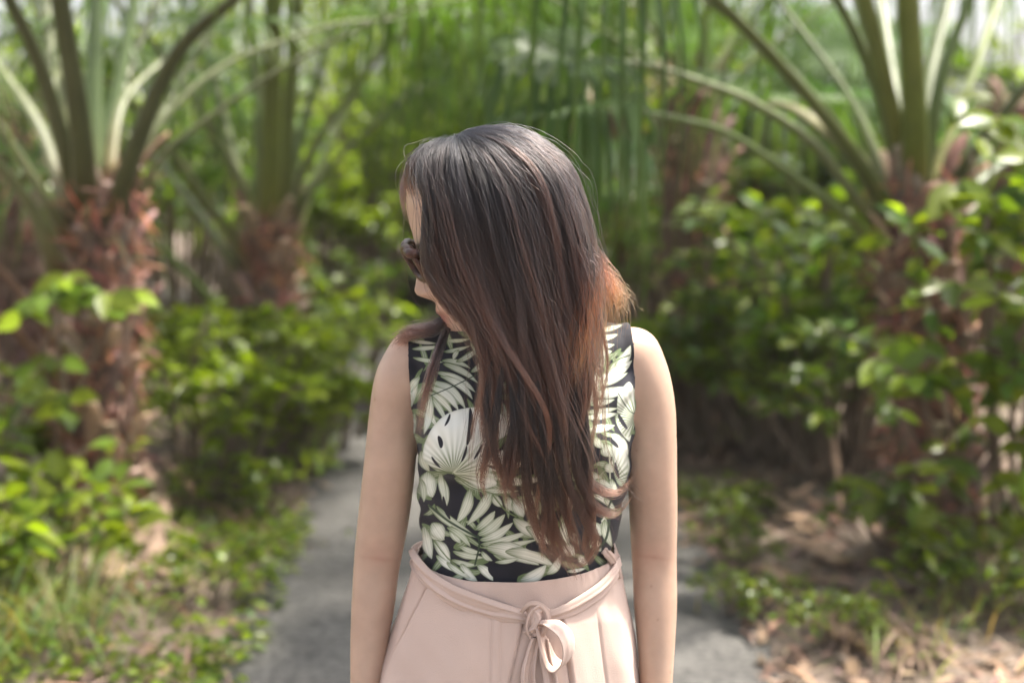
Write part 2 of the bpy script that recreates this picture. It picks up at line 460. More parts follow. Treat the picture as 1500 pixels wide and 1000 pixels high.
# ---- the print: pale fronds on midnight cloth, laid out flat in (x,z) of the cloth
X, Y = to_px(sc_)
Xb = np.where(sn[:, 1] > .15, 1530 - X, X)
NAVY = np.array([.0125, .0128, .019])
ink = np.repeat(NAVY[None], len(X), 0) * (1 + .25 * noise3(np.stack([X, Y, 0 * X], 1), .02, 5)[:, None])
PALE, WHITE, GREEN, DARKG = np.array([.50, .54, .42]), np.array([.72, .73, .66]), np.array([.12, .165, .075]), np.array([.03, .05, .028])
warp = noise3(np.stack([X, Y, 0 * X], 1), .012, 21) * 2.2
streak_n = np.random.default_rng(3)
def leaflet(x0, y0, x1, y1, wd, bend=0.0, white=.5, dark=.0, blunt=.8):
    """one lens-shaped leaflet from its base to its tip, dark at base and edge, streaked along"""
    global ink
    dx, dy = x1 - x0, y1 - y0; L = math.hypot(dx, dy)
    tx, ty = dx / L, dy / L
    near = (np.abs(Xb - (x0 + x1) / 2) < L / 2 + wd + 20) & (np.abs(Y - (y0 + y1) / 2) < L / 2 + wd + 20)
    i = np.where(near)[0]
    if not len(i): return
    rx, ry = Xb[i] - x0, Y[i] - y0
    t = (rx * tx + ry * ty) / L
    o = (-rx * ty + ry * tx) - bend * 4 * t * (1 - t) + warp[i] * .5
    prof = wd * .42 * np.clip(4 * np.clip(t, 0, 1) ** blunt * (1 - np.clip(t, 0, 1)) ** 1.05, 0, 3) ** .8
    m = np.clip((prof - np.abs(o)) / 1.1 + .5, 0, 1) * (t > 0) * (t < 1)
    e = np.abs(o) / (prof + .01)
    ph = streak_n.random() * 9
    st = .5 + .5 * np.sin(o * 2.1 + ph + 1.5 * np.sin(t * 5 + ph))
    g = np.clip(e ** 2.0 * .7 + (1 - np.clip(t * 2.6, 0, 1)) * .7 + st * .34 * (1 - .5 * white) - .12 + np.clip(t - .75, 0, 1) * 1.2 + dark, 0, 1)[:, None]
    c = (WHITE * white + PALE * (1 - white)) * (1 - g) + GREEN * g
    g = g + np.exp(-(o / .8) ** 2)[:, None] * .22
    c = (WHITE * white + PALE * (1 - white)) * (1 - np.clip(g, 0, 1)) + GREEN * np.clip(g, 0, 1)
    dk = np.clip((e - .80) * 4, 0, 1)[:, None] * .35
    c = c * (1 - dk) + DARKG * dk
    ink[i] = ink[i] * (1 - m[:, None]) + c * m[:, None]
def rib(pts, wd, c=GREEN):
    global ink
    p = spline(pts, 40)
    d = np.full(len(Xb), 1e9)
    for k in range(len(p) - 1):
        a_, b_ = p[k], p[k + 1]; ab_ = b_ - a_; L2 = ab_ @ ab_ + 1e-9
        t = np.clip(((Xb - a_[0]) * ab_[0] + (Y - a_[1]) * ab_[1]) / L2, 0, 1)
        d = np.minimum(d, np.hypot(Xb - a_[0] - t * ab_[0], Y - a_[1] - t * ab_[1]))
    m = np.clip((wd / 2 - d) + .5, 0, 1)[:, None]
    ink = ink * (1 - m) + c * m
LEAF = [
 # frond low left of centre, leaflets fanning from its stalk at (701,785)
 (645,695,653,745,15,-3,.4),(690,715,668,765,17,-5,.5),(722,712,684,768,17,-4,.4),(697,775,726,748,15,3,.3),(700,783,740,752,17,4,.3),(703,790,752,764,15,5,.6),
 (704,796,778,778,11,3,.5),(704,800,790,790,9,3,.4),(712,800,790,826,26,-6,.85),(740,806,812,828,18,-5,.8),(640,740,700,787,12,5,.1),(628,738,692,786,10,4,.05),
 (660,770,676,795,12,3,.3),(655,772,690,800,11,-3,.1),(672,798,706,808,9,2,.3),(664,806,710,815,10,2,.3),(662,818,700,826,9,2,.2),(706,806,722,820,9,2,.3),(725,822,762,815,8,2,.4),
 # lower edge
 (676,824,700,850,16,4,.8),(700,826,722,850,14,-2,.9),(762,850,800,826,20,5,.9),(800,840,822,812,14,4,.7),(630,775,652,790,14,3,.6),(636,790,660,826,18,-3,.8),(622,770,634,818,18,2,.7),(640,812,676,838,12,2,.9),(655,822,690,846,10,2,.5),
 (634,765,650,790,24,0,.7),
 # left edge fronds
 (627,690,634,728,30,4,.6),(618,660,630,690,15,3,.2),(646,690,654,735,12,2,.4),(616,700,622,735,11,-2,.1),
 # big white split leaf
 (630,655,668,690,12,3,.1),(625,668,664,692,9,2,.0),(672,688,690,640,13,2,.3),(668,690,708,672,12,2,.3),
 (666,694,735,680,14,3,.3),(668,696,740,700,18,-2,.6),(666,698,730,712,16,-3,.4),(668,700,720,724,16,-4,.35),(735,680,770,676,10,2,.7),(725,694,772,706,18,2,.7),(700,716,760,718,9,2,.3),(768,702,795,700,10,1,.8),
 # centre
 (722,724,736,742,14,2,.5),(742,726,752,748,14,2,.4),(752,730,768,756,20,0,.7),(770,728,780,752,12,2,.5),(752,758,800,786,22,4,.8),(770,770,808,812,18,-4,.7),
 # upper left frond, leaflets sweeping to the lower right from (628,560)
 (650,532,700,562,11,-4,.3),(640,544,696,576,12,-5,.55),(646,550,692,586,12,-6,.6),(632,558,682,600,14,-8,.5),(630,566,672,602,13,-7,.7),(628,574,664,608,11,-5,.5),(630,580,652,620,10,-4,.2),(626,580,640,625,13,4,.6),(630,576,622,636,14,-3,.6),(648,528,690,540,8,-4,.2),
 (612,556,600,600,18,4,.7),(616,552,598,576,12,2,.4),(608,604,606,640,14,2,.5),
 (650,516,690,505,7,2,.2),(668,530,704,508,9,3,.25),(690,545,712,524,10,3,.3),(650,500,690,494,7,1,.1),(604,512,646,508,7,1,.4),(600,500,640,504,6,1,.6),(605,524,650,530,6,1,.1),(690,500,720,540,9,3,.15),
 (672,512,664,528,8,1,.3),
 # right breast: stacked fronds running left-right
 (872,484,912,476,9,2,.5),(870,497,905,490,10,2,.6),(872,508,900,505,9,1,.4),(870,518,896,514,12,1,.6),(900,540,924,506,16,4,.9),(888,548,926,528,14,3,.9),(872,545,884,520,9,2,.6),(868,560,922,536,16,3,.9),(874,566,920,546,11,2,.5),
 (872,578,918,568,16,2,.9),(862,592,900,584,10,1,.6),(858,604,905,596,9,1,.4),(856,612,904,604,12,1,.7),(860,630,900,622,13,1,.8),(858,596,874,546,20,3,.85),
 (906,590,930,612,26,-4,1.0),(914,566,930,592,18,-3,.9),(902,606,922,646,20,-4,1.0),(898,634,918,670,18,-3,1.0),(902,650,912,706,26,-2,.95),(884,650,896,668,22,2,.35),(870,640,884,656,14,2,.3),(890,690,908,664,14,2,.7),
 (884,680,900,690,14,0,.5),(894,700,904,724,12,2,.3),(862,688,884,720,16,-3,.7),(872,700,896,716,10,-2,.4),(866,724,892,742,9,-3,.7),(884,728,900,748,9,0,.4),
 (880,770,884,756,12,2,.7),(862,766,880,784,18,-2,.5),(864,790,880,806,17,0,.6),(826,760,834,800,14,4,.5),(838,770,848,798,12,3,.5),(822,800,842,812,22,0,.9),(846,812,860,826,12,2,.8),(830,836,858,832,6,1,.9),(884,760,896,800,14,3,.25),
 (770,700,790,760,16,4,.4),(800,640,812,700,18,4,.5),(820,690,836,750,16,-4,.5),(780,620,800,650,18,2,.6),(840,640,850,700,14,4,.6),
 (740,520,780,560,12,4,.4),(760,560,790,610,12,-4,.5),(800,520,830,570,12,4,.4),(735,590,760,640,14,4,.5),
]
for k_ in range(150):                                              # dim fronds underneath
    a_ = streak_n.uniform(0, 6.28); x_, y_ = streak_n.uniform(595, 935), streak_n.uniform(470, 860); l_ = streak_n.uniform(22, 48)
    leaflet(x_, y_, x_ + math.cos(a_) * l_, y_ + math.sin(a_) * l_, streak_n.uniform(7, 13), streak_n.uniform(-5, 5), .1, streak_n.uniform(.35, .8))
def big_leaf(poly, bx, by, slant=0.0):
    """one broad lobed leaf: pale blade, green where the ribs meet its base and along the rim"""
    global ink
    p = spline(np.array(poly + [poly[0]], float), 120); ins = np.zeros(len(Xb), bool); dm = np.full(len(Xb), 1e9)
    for k in range(len(p) - 1):
        (xa, ya), (xb, yb_) = p[k], p[k + 1]
        ins ^= ((ya > Y) != (yb_ > Y)) & (Xb < (xb - xa) * (Y - ya) / (yb_ - ya + 1e-9) + xa)
        t = np.clip(((Xb - xa) * (xb - xa) + (Y - ya) * (yb_ - ya)) / ((xb - xa) ** 2 + (yb_ - ya) ** 2 + 1e-9), 0, 1)
        dm = np.minimum(dm, np.hypot(Xb - xa - t * (xb - xa), Y - ya - t * (yb_ - ya)))
    m = np.clip(np.where(ins, dm, -dm) + .5, 0, 1)[:, None]
    r_ = np.hypot(Xb - bx, Y - by); an = np.arctan2(Y - by, Xb - bx)
    st = .5 + .5 * np.sin(an * 34 + .03 * r_ + 2 * np.sin(an * 5))
    g = np.clip(np.exp(-(r_ / 34) ** 2) * (.35 + .8 * st) + np.exp(-dm / 2.2) * .35 + .16 * st * np.exp(-(r_ / 75) ** 2), 0, .95)[:, None]
    ink = ink * (1 - m) + (WHITE * (1 - g) + GREEN * g) * m
for q in LEAF: leaflet(*q[:5], bend=q[5], white=q[6])
big_leaf([(620,672),(623,650),(636,624),(658,605),(688,597),(716,598),(738,610),(744,634),(722,650),(742,664),(738,690),(715,688),(728,708),(700,714),(664,693),(640,688)], 664, 692)
big_leaf([(905,576),(922,560),(932,590),(931,616),(920,640),(908,628),(903,604)], 930, 612)
big_leaf([(896,636),(908,640),(918,668),(917,700),(908,712),(898,690)], 893, 706)
def slit(x0, y0, x1, y1, wd, bend=0.0):
    global ink
    dx, dy = x1 - x0, y1 - y0; L = math.hypot(dx, dy); tx, ty = dx / L, dy / L
    rx, ry = Xb - x0, Y - y0; t = (rx * tx + ry * ty) / L; o = (-rx * ty + ry * tx) - bend * 4 * t * (1 - t)
    m = np.clip(wd * .5 * np.sqrt(np.clip(4 * t * (1 - t), 0, 1)) - np.abs(o) + .5, 0, 1)[:, None] * ((t > 0) & (t < 1))[:, None]
    ink = ink * (1 - m) + NAVY * m
for q in [(684,652,689,597,8,3),(647,656,643,638,7,1),(708,642,718,604,7,2),(676,676,684,652,4,1),(694,672,706,650,4,1),(633,668,646,684,4,1),(704,668,738,655,5,2),(652,624,660,606,4,1),(712,680,750,690,5,1),(905,606,918,628,6,1),(890,640,905,655,6,0),(784,640,788,668,12,0),(742,664,770,660,14,0),(900,676,906,700,5,1),(650,726,660,760,6,2),(715,830,745,842,16,3),(770,800,815,806,14,-2),(845,745,862,760,12,0),(868,752,880,766,7,0)]: slit(*q)
rib([(628,690),(650,690),(664,692)], 2.4, GREEN); rib([(664,692),(690,664),(712,640)], 2.0, PALE); rib([(664,692),(700,694),(740,702)], 2.2, PALE); rib([(664,692),(690,712),(722,722)], 1.6, GREEN)
rib([(630,740),(660,764),(701,787)], 3, DARKG); rib([(701,784),(702,800),(696,826)], 2.6, DARKG); rib([(722,724),(740,746),(756,756)], 2.2, GREEN); rib([(636,790),(655,815),(680,838)], 2, GREEN)
rib([(700,548),(664,566),(630,580)], 1.6, DARKG); rib([(880,760),(890,742),(898,724)], 3, DARKG); rib([(892,660),(893,700)], 2, PALE); rib([(878,552),(900,530),(922,520)], 2, GREEN); rib([(905,576),(920,600),(930,606)], 1.6, DARKG)
rib([(864,812),(886,790),(893,752)], 3.5, DARKG)
ink = np.clip(ink, .01, .8)
for at_ in list(shirt_me.color_attributes): shirt_me.color_attributes.remove(at_)
a = shirt_me.color_attributes.new('tint', 'FLOAT_COLOR', 'POINT')
a.data.foreach_set('color', np.concatenate([ink, np.ones((len(ink), 1))], 1).ravel())
shirt_me.materials.clear(); shirt_me.materials.append(M_shirt)
shirt_me.polygons.foreach_set('use_smooth', np.ones(len(shirt_me.polygons), bool))
shirt = child('shirt', shirt_me)
md = shirt.modifiers.new('thickness', 'SOLIDIFY'); md.thickness = .0022; md.offset = 0

# ---------------------------------------------------------------- skirt
def waist_ring(py_l, py_r, l, r, yf, yb, sag):
    return py_l, py_r, l, r, yf, yb, sag
SK = [  # left px,py  right px,py  front half depth, back half depth, front drop in metres
 (612, 806, 899, 799, .0925, .081, .020), (606, 822, 904, 815, .0945, .084, .018), (598, 850, 910, 845, .098, .092, .012), (585, 890, 921, 890, .108, .108, .005), (571, 935, 929, 935, .118, .124, 0),
 (557, 975, 933, 975, .126, .136, 0), (543, 1020, 940, 1020, .134, .148, 0), (526, 1090, 955, 1090, .145, .160, 0), (508, 1180, 975, 1180, .156, .172, 0), (495, 1290, 990, 1290, .166, .182, 0), (480, 1500, 1010, 1500, .18, .195, 0)]
nt_ = 640
thk = np.linspace(0, 2 * math.pi, nt_, endpoint=False)
rows = []
for l, pl, r_, pr, bf, bb, sag in SK:
    a_, b_ = P(l, pl, 0), P(r_, pr, 0)
    rows.append([*a_, *b_, bf, bb, sag])
rows = spline(rows, 230)
V = []
c_, s_t = np.cos(thk), np.sin(thk)
e_ = 2 / 2.25
cx_ = np.sign(c_) * np.abs(c_) ** e_; sy_ = np.sign(s_t) * np.abs(s_t) ** e_
def px_fold(x, x0, w): return np.exp(-((x - x0) / w) ** 2)
for i_, q in enumerate(rows):
    a_, b_, bf, bb, sag = q[:3], q[3:6], q[6], q[7], q[8]
    c0 = (a_ + b_) / 2; hw = (b_[0] - a_[0]) / 2
    x = c0[0] + hw * cx_; y = np.where(sy_ < 0, bf, bb) * sy_; z = c0[2] + (b_[2] - a_[2]) / 2 * cx_ - np.where(sy_ < 0, -sy_, -sy_ * .3) * sag
    V.append(np.stack([x, y, z], -1))
V = np.array(V)
N_ = np.stack([np.broadcast_to(c_, V.shape[:2]), np.broadcast_to(s_t, V.shape[:2]), np.zeros(V.shape[:2])], -1)
XP, YP = to_px(V.reshape(-1, 3)); XP = XP.reshape(V.shape[:2]); YP = YP.reshape(V.shape[:2])
frontm = (s_t < .1)[None, :]
t_ = np.clip((YP - 850) / 170, 0, 1.6)
disp = .0022 * noise3(V.reshape(-1, 3) * [1, 1, .35], 9, 4).reshape(V.shape[:2]) + .0009 * noise3(V.reshape(-1, 3) * [1, 1, .5], 24, 8).reshape(V.shape[:2])
def step(x, w): return 1 / (1 + np.exp(-x / w))
# pocket edge on her hip: a lapped edge running from (628,858) to (560,1000)
xl = 628 - (YP - 858) * .46 - ((YP - 858) / 160) ** 2 * 6
disp += frontm * .0055 * step(XP - xl, 1.0) * np.exp(-np.clip(XP - xl, 0, 999) / 55) * np.clip((YP - 852) / 12, 0, 1)
disp -= frontm * .0065 * np.exp(-((XP - xl + 1.5) / 2.2) ** 2) * np.clip((YP - 856) / 12, 0, 1)
# pleat edges below the knot
for (x0, sl, crv, sg, amp) in ((766, -.20, .0006, -1, .0034), (823, .14, 0, 1, .0045), (722, -.03, 0, 1, .0012), (733, -.02, 0, -1, .001), (876, .16, 0, 1, .001)):
    xe = x0 + sl * (YP - 905) + crv * (YP - 905) ** 2 * (-1 if sl < 0 else 1) * .3
    d_ = (XP - xe) * sg
    disp += frontm * 1.5 * amp * step(d_, 1.0) * np.exp(-np.clip(d_, 0, 999) / 40) * np.clip((YP - 885) / 25, 0, 1)
    disp -= frontm * amp * 1.3 * np.exp(-((d_ + 1.5) / 2.0) ** 2) * np.clip((YP - 890) / 25, 0, 1)
# soft cones of the cloth lower down, all round
disp += np.clip((YP - 880) / 300, 0, 1) ** 1.2 * .011 * np.sin(thk * 9 + .8 * np.sin(thk * 3 + 1))[None, :]
# gathered waist
disp += np.exp(-((YP - 815) / 30) ** 2) * .0008 * np.sin(thk * 60 + 2 * np.sin(thk * 7))[None, :]
V = V + N_ * disp[..., None]
mb = MB(); mb.add(V.reshape(-1, 3), grid_faces(len(rows), nt_))
skirt = child('skirt', mb.mesh('skirt', M_skirt))
md = skirt.modifiers.new('thickness', 'SOLIDIFY'); md.thickness = .0025; md.offset = 0

# ---------------------------------------------------------------- sash, knot, loop, tails
def ribbon(mb, path, width, nrm, thick=.0022, sides=20, ruffle=0.0, seed=0):
    """flat soft band swept along path; nrm = facing direction(s); width array"""
    path = np.asarray(path, float); n_ = len(path)
    width = np.broadcast_to(np.asarray(width, float), (n_,))
    t = unit(np.gradient(path, axis=0)); nrm = np.broadcast_to(np.asarray(nrm, float), path.shape)
    b = unit(np.cross(t, nrm)); nn = np.cross(b, t)
    k = np.linspace(-1, 1, sides)
    r = np.random.default_rng(seed)
    ph = r.random(4) * 6.28
    h = ruffle * (np.sin(k * 4.2 + ph[0]) + .5 * np.sin(k * 8 + ph[1]))[None, :] * (1 + .4 * np.sin(np.linspace(0, 7, n_) + ph[2]))[:, None]
    top = path[:, None] + b[:, None] * (k[None, :, None] * width[:, None, None] / 2) + nn[:, None] * (h[..., None] + thick * (1 - k[None, :, None] ** 2 * .5))
    bot = path[:, None] + b[:, None] * (k[None, :, None] * width[:, None, None] / 2) + nn[:, None] * (h[..., None] - thick * .5)
    v = np.concatenate([top, bot[:, ::-1]], 1).reshape(-1, 3)
    mb.add(v, grid_faces(n_, sides * 2))
    base = mb.n - len(v); m_ = sides * 2
    mb.f.append(np.array([list(range(m_ - 1, -1, -1))]) + base); mb.m.append(np.array([0]))
    mb.f.append(np.array([list(range(m_))]) + base + (n_ - 1) * m_); mb.m.append(np.array([0]))
# band round the waist, passing in front from (616,818) down to the knot (785,905) and up to (897,835)
def surf(px, py, lift):
    """point on the skirt's front seen at px,py, lifted towards the viewer"""
    d_ = (XP - px) ** 2 + (YP - py) ** 2 + np.where(frontm, 0, 1e9)
    i_ = np.unravel_index(np.argmin(d_), d_.shape)
    p = P(px, py, V[i_][1]); n = N_[i_] * np.array([1, 1, 0])
    return p + unit(n) * lift, unit(n)
def sash_path(pp, lift, n=60):
    a_ = [surf(x, y, lift) for x, y in pp]
    return spline([q[0] for q in a_], n), unit(spline([q[1] for q in a_], n))
mb = MB()
p, n = sash_path([(609, 812), (616, 826), (634, 846), (665, 866), (700, 880), (740, 893), (782, 905)], .006)
ribbon(mb, p, np.interp(np.linspace(0, 1, 60), [0, .2, .6, 1], [.022, .026, .024, .016]), n, ruffle=.0016, seed=1)
p, n = sash_path([(611, 822), (622, 842), (645, 864), (680, 884), (720, 897), (755, 903), (784, 909)], .004)
ribbon(mb, p, np.interp(np.linspace(0, 1, 60), [0, .3, .7, 1], [.016, .020, .018, .010]), n, ruffle=.0012, seed=2)
p, n = sash_path([(902, 826), (893, 842), (875, 862), (850, 880), (825, 893), (790, 903)], .006)
ribbon(mb, p, np.interp(np.linspace(0, 1, 60), [0, .3, .7, 1], [.026, .022, .022, .014]), n, ruffle=.0015, seed=3)
# round the back
th2 = np.linspace(0, math.pi, 60)
pb = np.stack([np.interp(np.cos(th2), [-1, 1], [P(609, 812, 0)[0] - .004, P(902, 824, 0)[0] + .004]), np.sin(th2) * .092, np.interp(np.cos(th2), [-1, 1], [P(609, 814, 0)[2], P(902, 826, 0)[2]])], -1)
ribbon(mb, pb, .024, np.stack([np.cos(th2), np.sin(th2), 0 * th2], -1), ruffle=.001, seed=4)
sash = child('sash', mb.mesh('sash', M_skirt))
kn, kd = surf(786, 905, .014)
mb = MB()
q = [P(770, 897, kn[1] + .004), P(778, 890, kn[1] - .006), P(790, 893, kn[1] - .009), P(795, 906, kn[1] - .009), P(788, 922, kn[1] - .009), P(778, 932, kn[1] - .002)]
ribbon(mb, spline(q, 30), np.linspace(.018, .026, 30), kd, thick=.0012, ruffle=.0026, seed=5)
q = [P(800, 896, kn[1] + .004), P(792, 892, kn[1] - .008), P(782, 900, kn[1] - .010), P(778, 916, kn[1] - .009), P(784, 930, kn[1] - .006), P(794, 936, kn[1] + .002)]
ribbon(mb, spline(q, 30), np.linspace(.013, .018, 30), kd, thick=.0012, ruffle=.0022, seed=6)
q = [P(774, 926, kn[1] - .004), P(784, 922, kn[1] - .010), P(796, 920, kn[1] - .006)]
ribbon(mb, spline(q, 20), .014, kd, thick=.0012, ruffle=.0022, seed=7)
child('knot', mb.mesh('knot', M_skirt), sash)
# hanging loop: an open band of cloth seen partly edge-on
mb = MB()
y0 = kn[1] - .008
q = [P(790, 910, y0), P(808, 912, y0 - .020), P(826, 926, y0 - .028), P(833, 945, y0 - .028), P(830, 966, y0 - .020), P(818, 976, y0 - .010), P(806, 968, y0 - .004), P(797, 945, y0 - .004), P(788, 918, y0 - .002)]
lp = spline(q, 80)
cen = P(812, 945, y0 - .012)
ribbon(mb, lp, np.interp(np.linspace(0, 1, 80), [0, .15, .5, .85, 1], [.010, .026, .034, .026, .012]), unit(lp - cen) + np.array([.12, -.10, .28]), thick=.0016, ruffle=.0008, seed=8)
child('bow_loop', mb.mesh('bow_loop', M_skirt), sash)
for qq, wd, sd_ in (([(783, 928), (777, 955), (772, 985), (775, 1030), (778, 1100)], .026, 9), ([(793, 930), (797, 960), (803, 990), (806, 1040), (810, 1110)], .030, 10)):
    mb = MB(); p = spline([surf(x, min(y, 1090), .010 if k_ else .014)[0] for k_, (x, y) in enumerate(qq)], 50)
    ribbon(mb, p, np.linspace(wd * .5, wd, 50), (0.25 if sd_ == 9 else -.2, -1, .1), ruffle=.0028, seed=sd_)
    child('sash_tail', mb.mesh('sash_tail', M_skirt), sash)
# gathered side tie on her left hip
mb = MB()
for k_ in range(5):
    q = [P(884 + k_ * 3, 806 + k_ * 5, -.05 + k_ * .01), P(892 + k_ * 3, 812 + k_ * 6, -.055 + k_ * .012), P(901 + k_ * 1.5, 826 + k_ * 5, -.035 + k_ * .01), P(905 - k_ * 2, 846 + k_ * 3, -.03 + k_ * .008)]
    s = spline(q, 20); ribbon(mb, s, np.linspace(.010, .016, 20), (.7, -.7, .1), thick=.003, ruffle=.0016, seed=20 + k_)
child('side_gather', mb.mesh('side_gather', M_skirt), sash)

# shoes
for sx in (-1, 1):
    mb = MB(); fx = sx * .085 * .815
    tube(mb, np.array([[fx, .075, .012], [fx, .03, .012], [fx + sx * .005, -.05, .010], [fx + sx * .012, -.12, .009], [fx + sx * .014, -.165, .008]]), np.array([.028, .036, .036, .044, .026]), 20, up=(0, 0, 1), flat=.22)
    tube(mb, spline([[fx - .04, -.10, .012], [fx - .02, -.10, .055], [fx + .02, -.10, .055], [fx + .05, -.10, .012]], 16), .012, 10, up=(0, 1, 0), flat=.35)
    child('sandal', mb.mesh('sandal', M_shoe))

# ---------------------------------------------------------------- sunglasses
glasses = empty('sunglasses', PO * 0); glasses.parent = person
glasses.matrix_parent_inverse = Matrix.Translation(Vector(-PO))
TL = R(7)
def Hg(f, s, u):                       # frame front, leaning a little at the bottom
    f, s, u = (np.asarray(q, float) for q in (f, s, u))
    return H(f * np.ones_like(s + u) + (u + .002) * math.tan(TL), s + 0 * u, u + 0 * s)
mb = MB(); ml = MB()
aa = np.linspace(0, 2 * math.pi, 40, endpoint=False)
for side in (-1, 1):
    ss = side * .034 + .029 * np.sign(np.cos(aa)) * np.abs(np.cos(aa)) ** .75
    uq = .001 + .0235 * np.sign(np.sin(aa)) * np.abs(np.sin(aa)) ** .75
    ff = .0985 - np.abs(ss) * .20
    ring = Hg(ff, ss, uq)
    pr = np.concatenate([ring, ring[:2]]); tube(mb, pr, .0058, 10, up=HF, cap=False)
    cen = ring.mean(0)
    n_ = len(ring); ml.add(np.concatenate([ring - HF * .0012, [cen + HF * .002], ring - HF * .003, [cen]]), [(k, (k + 1) % n_, n_) for k in range(n_)] + [((k + 1) % n_ + n_ + 1, k + n_ + 1, 2 * n_ + 1) for k in range(n_)])
    tube(mb, spline(np.concatenate([Hg(.088, side * .062, .012), H(.072, side * .0745, .012), H(.02, side * .0765, .008), H(-.012, side * .0765, .002), H(-.03, side * .074, -.02)]), 24), .0034, 8, up=HU)
    
for side in (-1, 1):
    tube(mb, np.concatenate([Hg(.0935, side * .050, .0215), Hg(.089, side * .062, .0175), H(.078, side * .0735, .0135)]), np.array([.0052, .0074, .0050]), 10, up=HU)
tube(mb, spline(np.concatenate([Hg(.097, -.008, .004), Hg(.100, 0, .008), Hg(.097, .008, .004)]), 10), .003, 8)
child('frame', mb.mesh('frame', M_tort), glasses); child('lens', ml.mesh('lens', M_lens), glasses)
# ---------------------------------------------------------------- hair
def mat_hair(name, root, mid, tip, lo=.25, hi_=2.3):
    m, nt = new_mat(name)
    out = node(nt, 'ShaderNodeOutputMaterial')
    hb = node(nt, 'ShaderNodeBsdfHairPrincipled'); hb.parametrization = 'COLOR'
    hb.inputs['Roughness'].default_value = .28; hb.inputs['IOR'].default_value = 1.45; hb.inputs['Radial Roughness'].default_value = .5
    hi = node(nt, 'ShaderNodeHairInfo')
    cr = node(nt, 'ShaderNodeValToRGB')
    cr.color_ramp.elements[0].position = .25; cr.color_ramp.elements[0].color = (*root, 1)
    cr.color_ramp.elements[1].position = .95; cr.color_ramp.elements[1].color = (*tip, 1)
    e = cr.color_ramp.elements.new(.55); e.color = (*mid, 1)
    link(nt, hi.outputs['Intercept'], cr.inputs['Fac'])
    hv = node(nt, 'ShaderNodeHueSaturation'); rp = node(nt, 'ShaderNodeMapRange')
    rp.inputs['To Min'].default_value = .6; rp.inputs['To Max'].default_value = 1.5
    rp.inputs['To Min'].default_value = lo; rp.inputs['To Max'].default_value = hi_
    at = node(nt, 'ShaderNodeAttribute'); at.attribute_name = 'shade'
    link(nt, at.outputs['Fac'], rp.inputs['Value']); link(nt, rp.outputs['Result'], hv.inputs['Value'])
    link(nt, cr.outputs['Color'], hv.inputs['Color']); link(nt, hv.outputs['Color'], hb.inputs['Color'])
    link(nt, hb.outputs['BSDF'], out.inputs['Surface'])
    return m
M_hair = mat_hair('dark_brown_hair', (.0040, .0040, .0048), (.0105, .0068, .0058), (.040, .0175, .0115))
M_lock = mat_tinted('hair_mass', (1, 1, 1), rough=.5, spec=.3, noise=.35, nscale=260, stretch=(1, 1, .08))

# guides across the near side of the head, front (face) to back: (px, py, depth)
GUIDES = [
 [(650,213,-.045),(628,220,-.075),(612,236,-.095),(613,262,-.115),(626,305,-.122),(626,350,-.126),(634,394,-.128),(651,424,-.130),(671,452,-.132),(692,482,-.134),(712,530,-.142),(712,590,-.146),(712,660,-.150),(722,720,-.150)],
 [(656,209,-.045),(638,214,-.085),(624,234,-.110),(629,275,-.124),(642,330,-.130),(647,365,-.132),(658,400,-.134),(678,436,-.136),(704,480,-.139),(722,535,-.146),(730,590,-.150),(738,650,-.154),(738,710,-.152),(756,760,-.146)],
 [(664,204,-.045),(656,213,-.092),(652,250,-.116),(662,310,-.126),(678,380,-.130),(706,450,-.134),(742,520,-.143),(768,590,-.150),(782,655,-.152),(792,710,-.150),(806,770,-.144),(822,822,-.140)],
 [(668,202,-.045),(688,220,-.092),(708,262,-.116),(724,320,-.127),(738,390,-.131),(760,460,-.135),(782,530,-.142),(798,600,-.148),(804,665,-.148),(810,730,-.144),(824,790,-.140),(844,842,-.138)],
 [(672,200,-.042),(708,215,-.088),(744,256,-.112),(768,316,-.123),(784,390,-.129),(798,460,-.133),(808,530,-.138),(816,600,-.143),(828,660,-.145),(844,715,-.143),(864,770,-.138),(874,812,-.134)],
 [(677,198,-.038),(728,206,-.080),(778,248,-.104),(808,310,-.114),(824,385,-.120),(832,460,-.126),(836,530,-.132),(838,600,-.138),(844,655,-.140),(858,700,-.138),(882,735,-.134),(914,752,-.126)],
 [(682,195,-.034),(748,197,-.062),(808,242,-.085),(838,306,-.098),(853,380,-.106),(857,450,-.116),(857,530,-.124),(855,600,-.131),(854,660,-.136),(859,715,-.136),(867,765,-.134),(862,812,-.132)],
 [(686,193,-.028),(764,190,-.040),(828,236,-.052),(855,300,-.064),(870,368,-.074),(876,430,-.088),(872,490,-.105),(865,560,-.120),(858,630,-.128),(852,690,-.132),(850,740,-.132),(846,785,-.130)],
]
GA = [np.array([P(g[0][0] - 6 + (g[0][0] - 690) * .1, g[0][1] + 22, .035)] + [P(*q) for q in g]) for g in GUIDES]            # guides x points x 3
NPT = 44
def even(g, n):
    s = spline(g, 400); d = np.concatenate([[0], np.cumsum(np.linalg.norm(np.diff(s, axis=0), axis=1))])
    return np.stack([np.interp(np.linspace(0, d[-1], n), d, s[:, k]) for k in range(3)], -1)
GS = np.array([even(g, NPT) for g in GA])
def sheet(s, GS=GS):
    k = len(GS) - 1; x = np.clip(s, 0, 1) * k
    i = np.clip(x.astype(int), 0, k - 1); u = (x - i)
    u = (u * u * (3 - 2 * u) * .4 + u * .6)[:, None, None]
    return GS[i] * (1 - u) + GS[i + 1] * u
TT = np.linspace(0, 1, NPT)
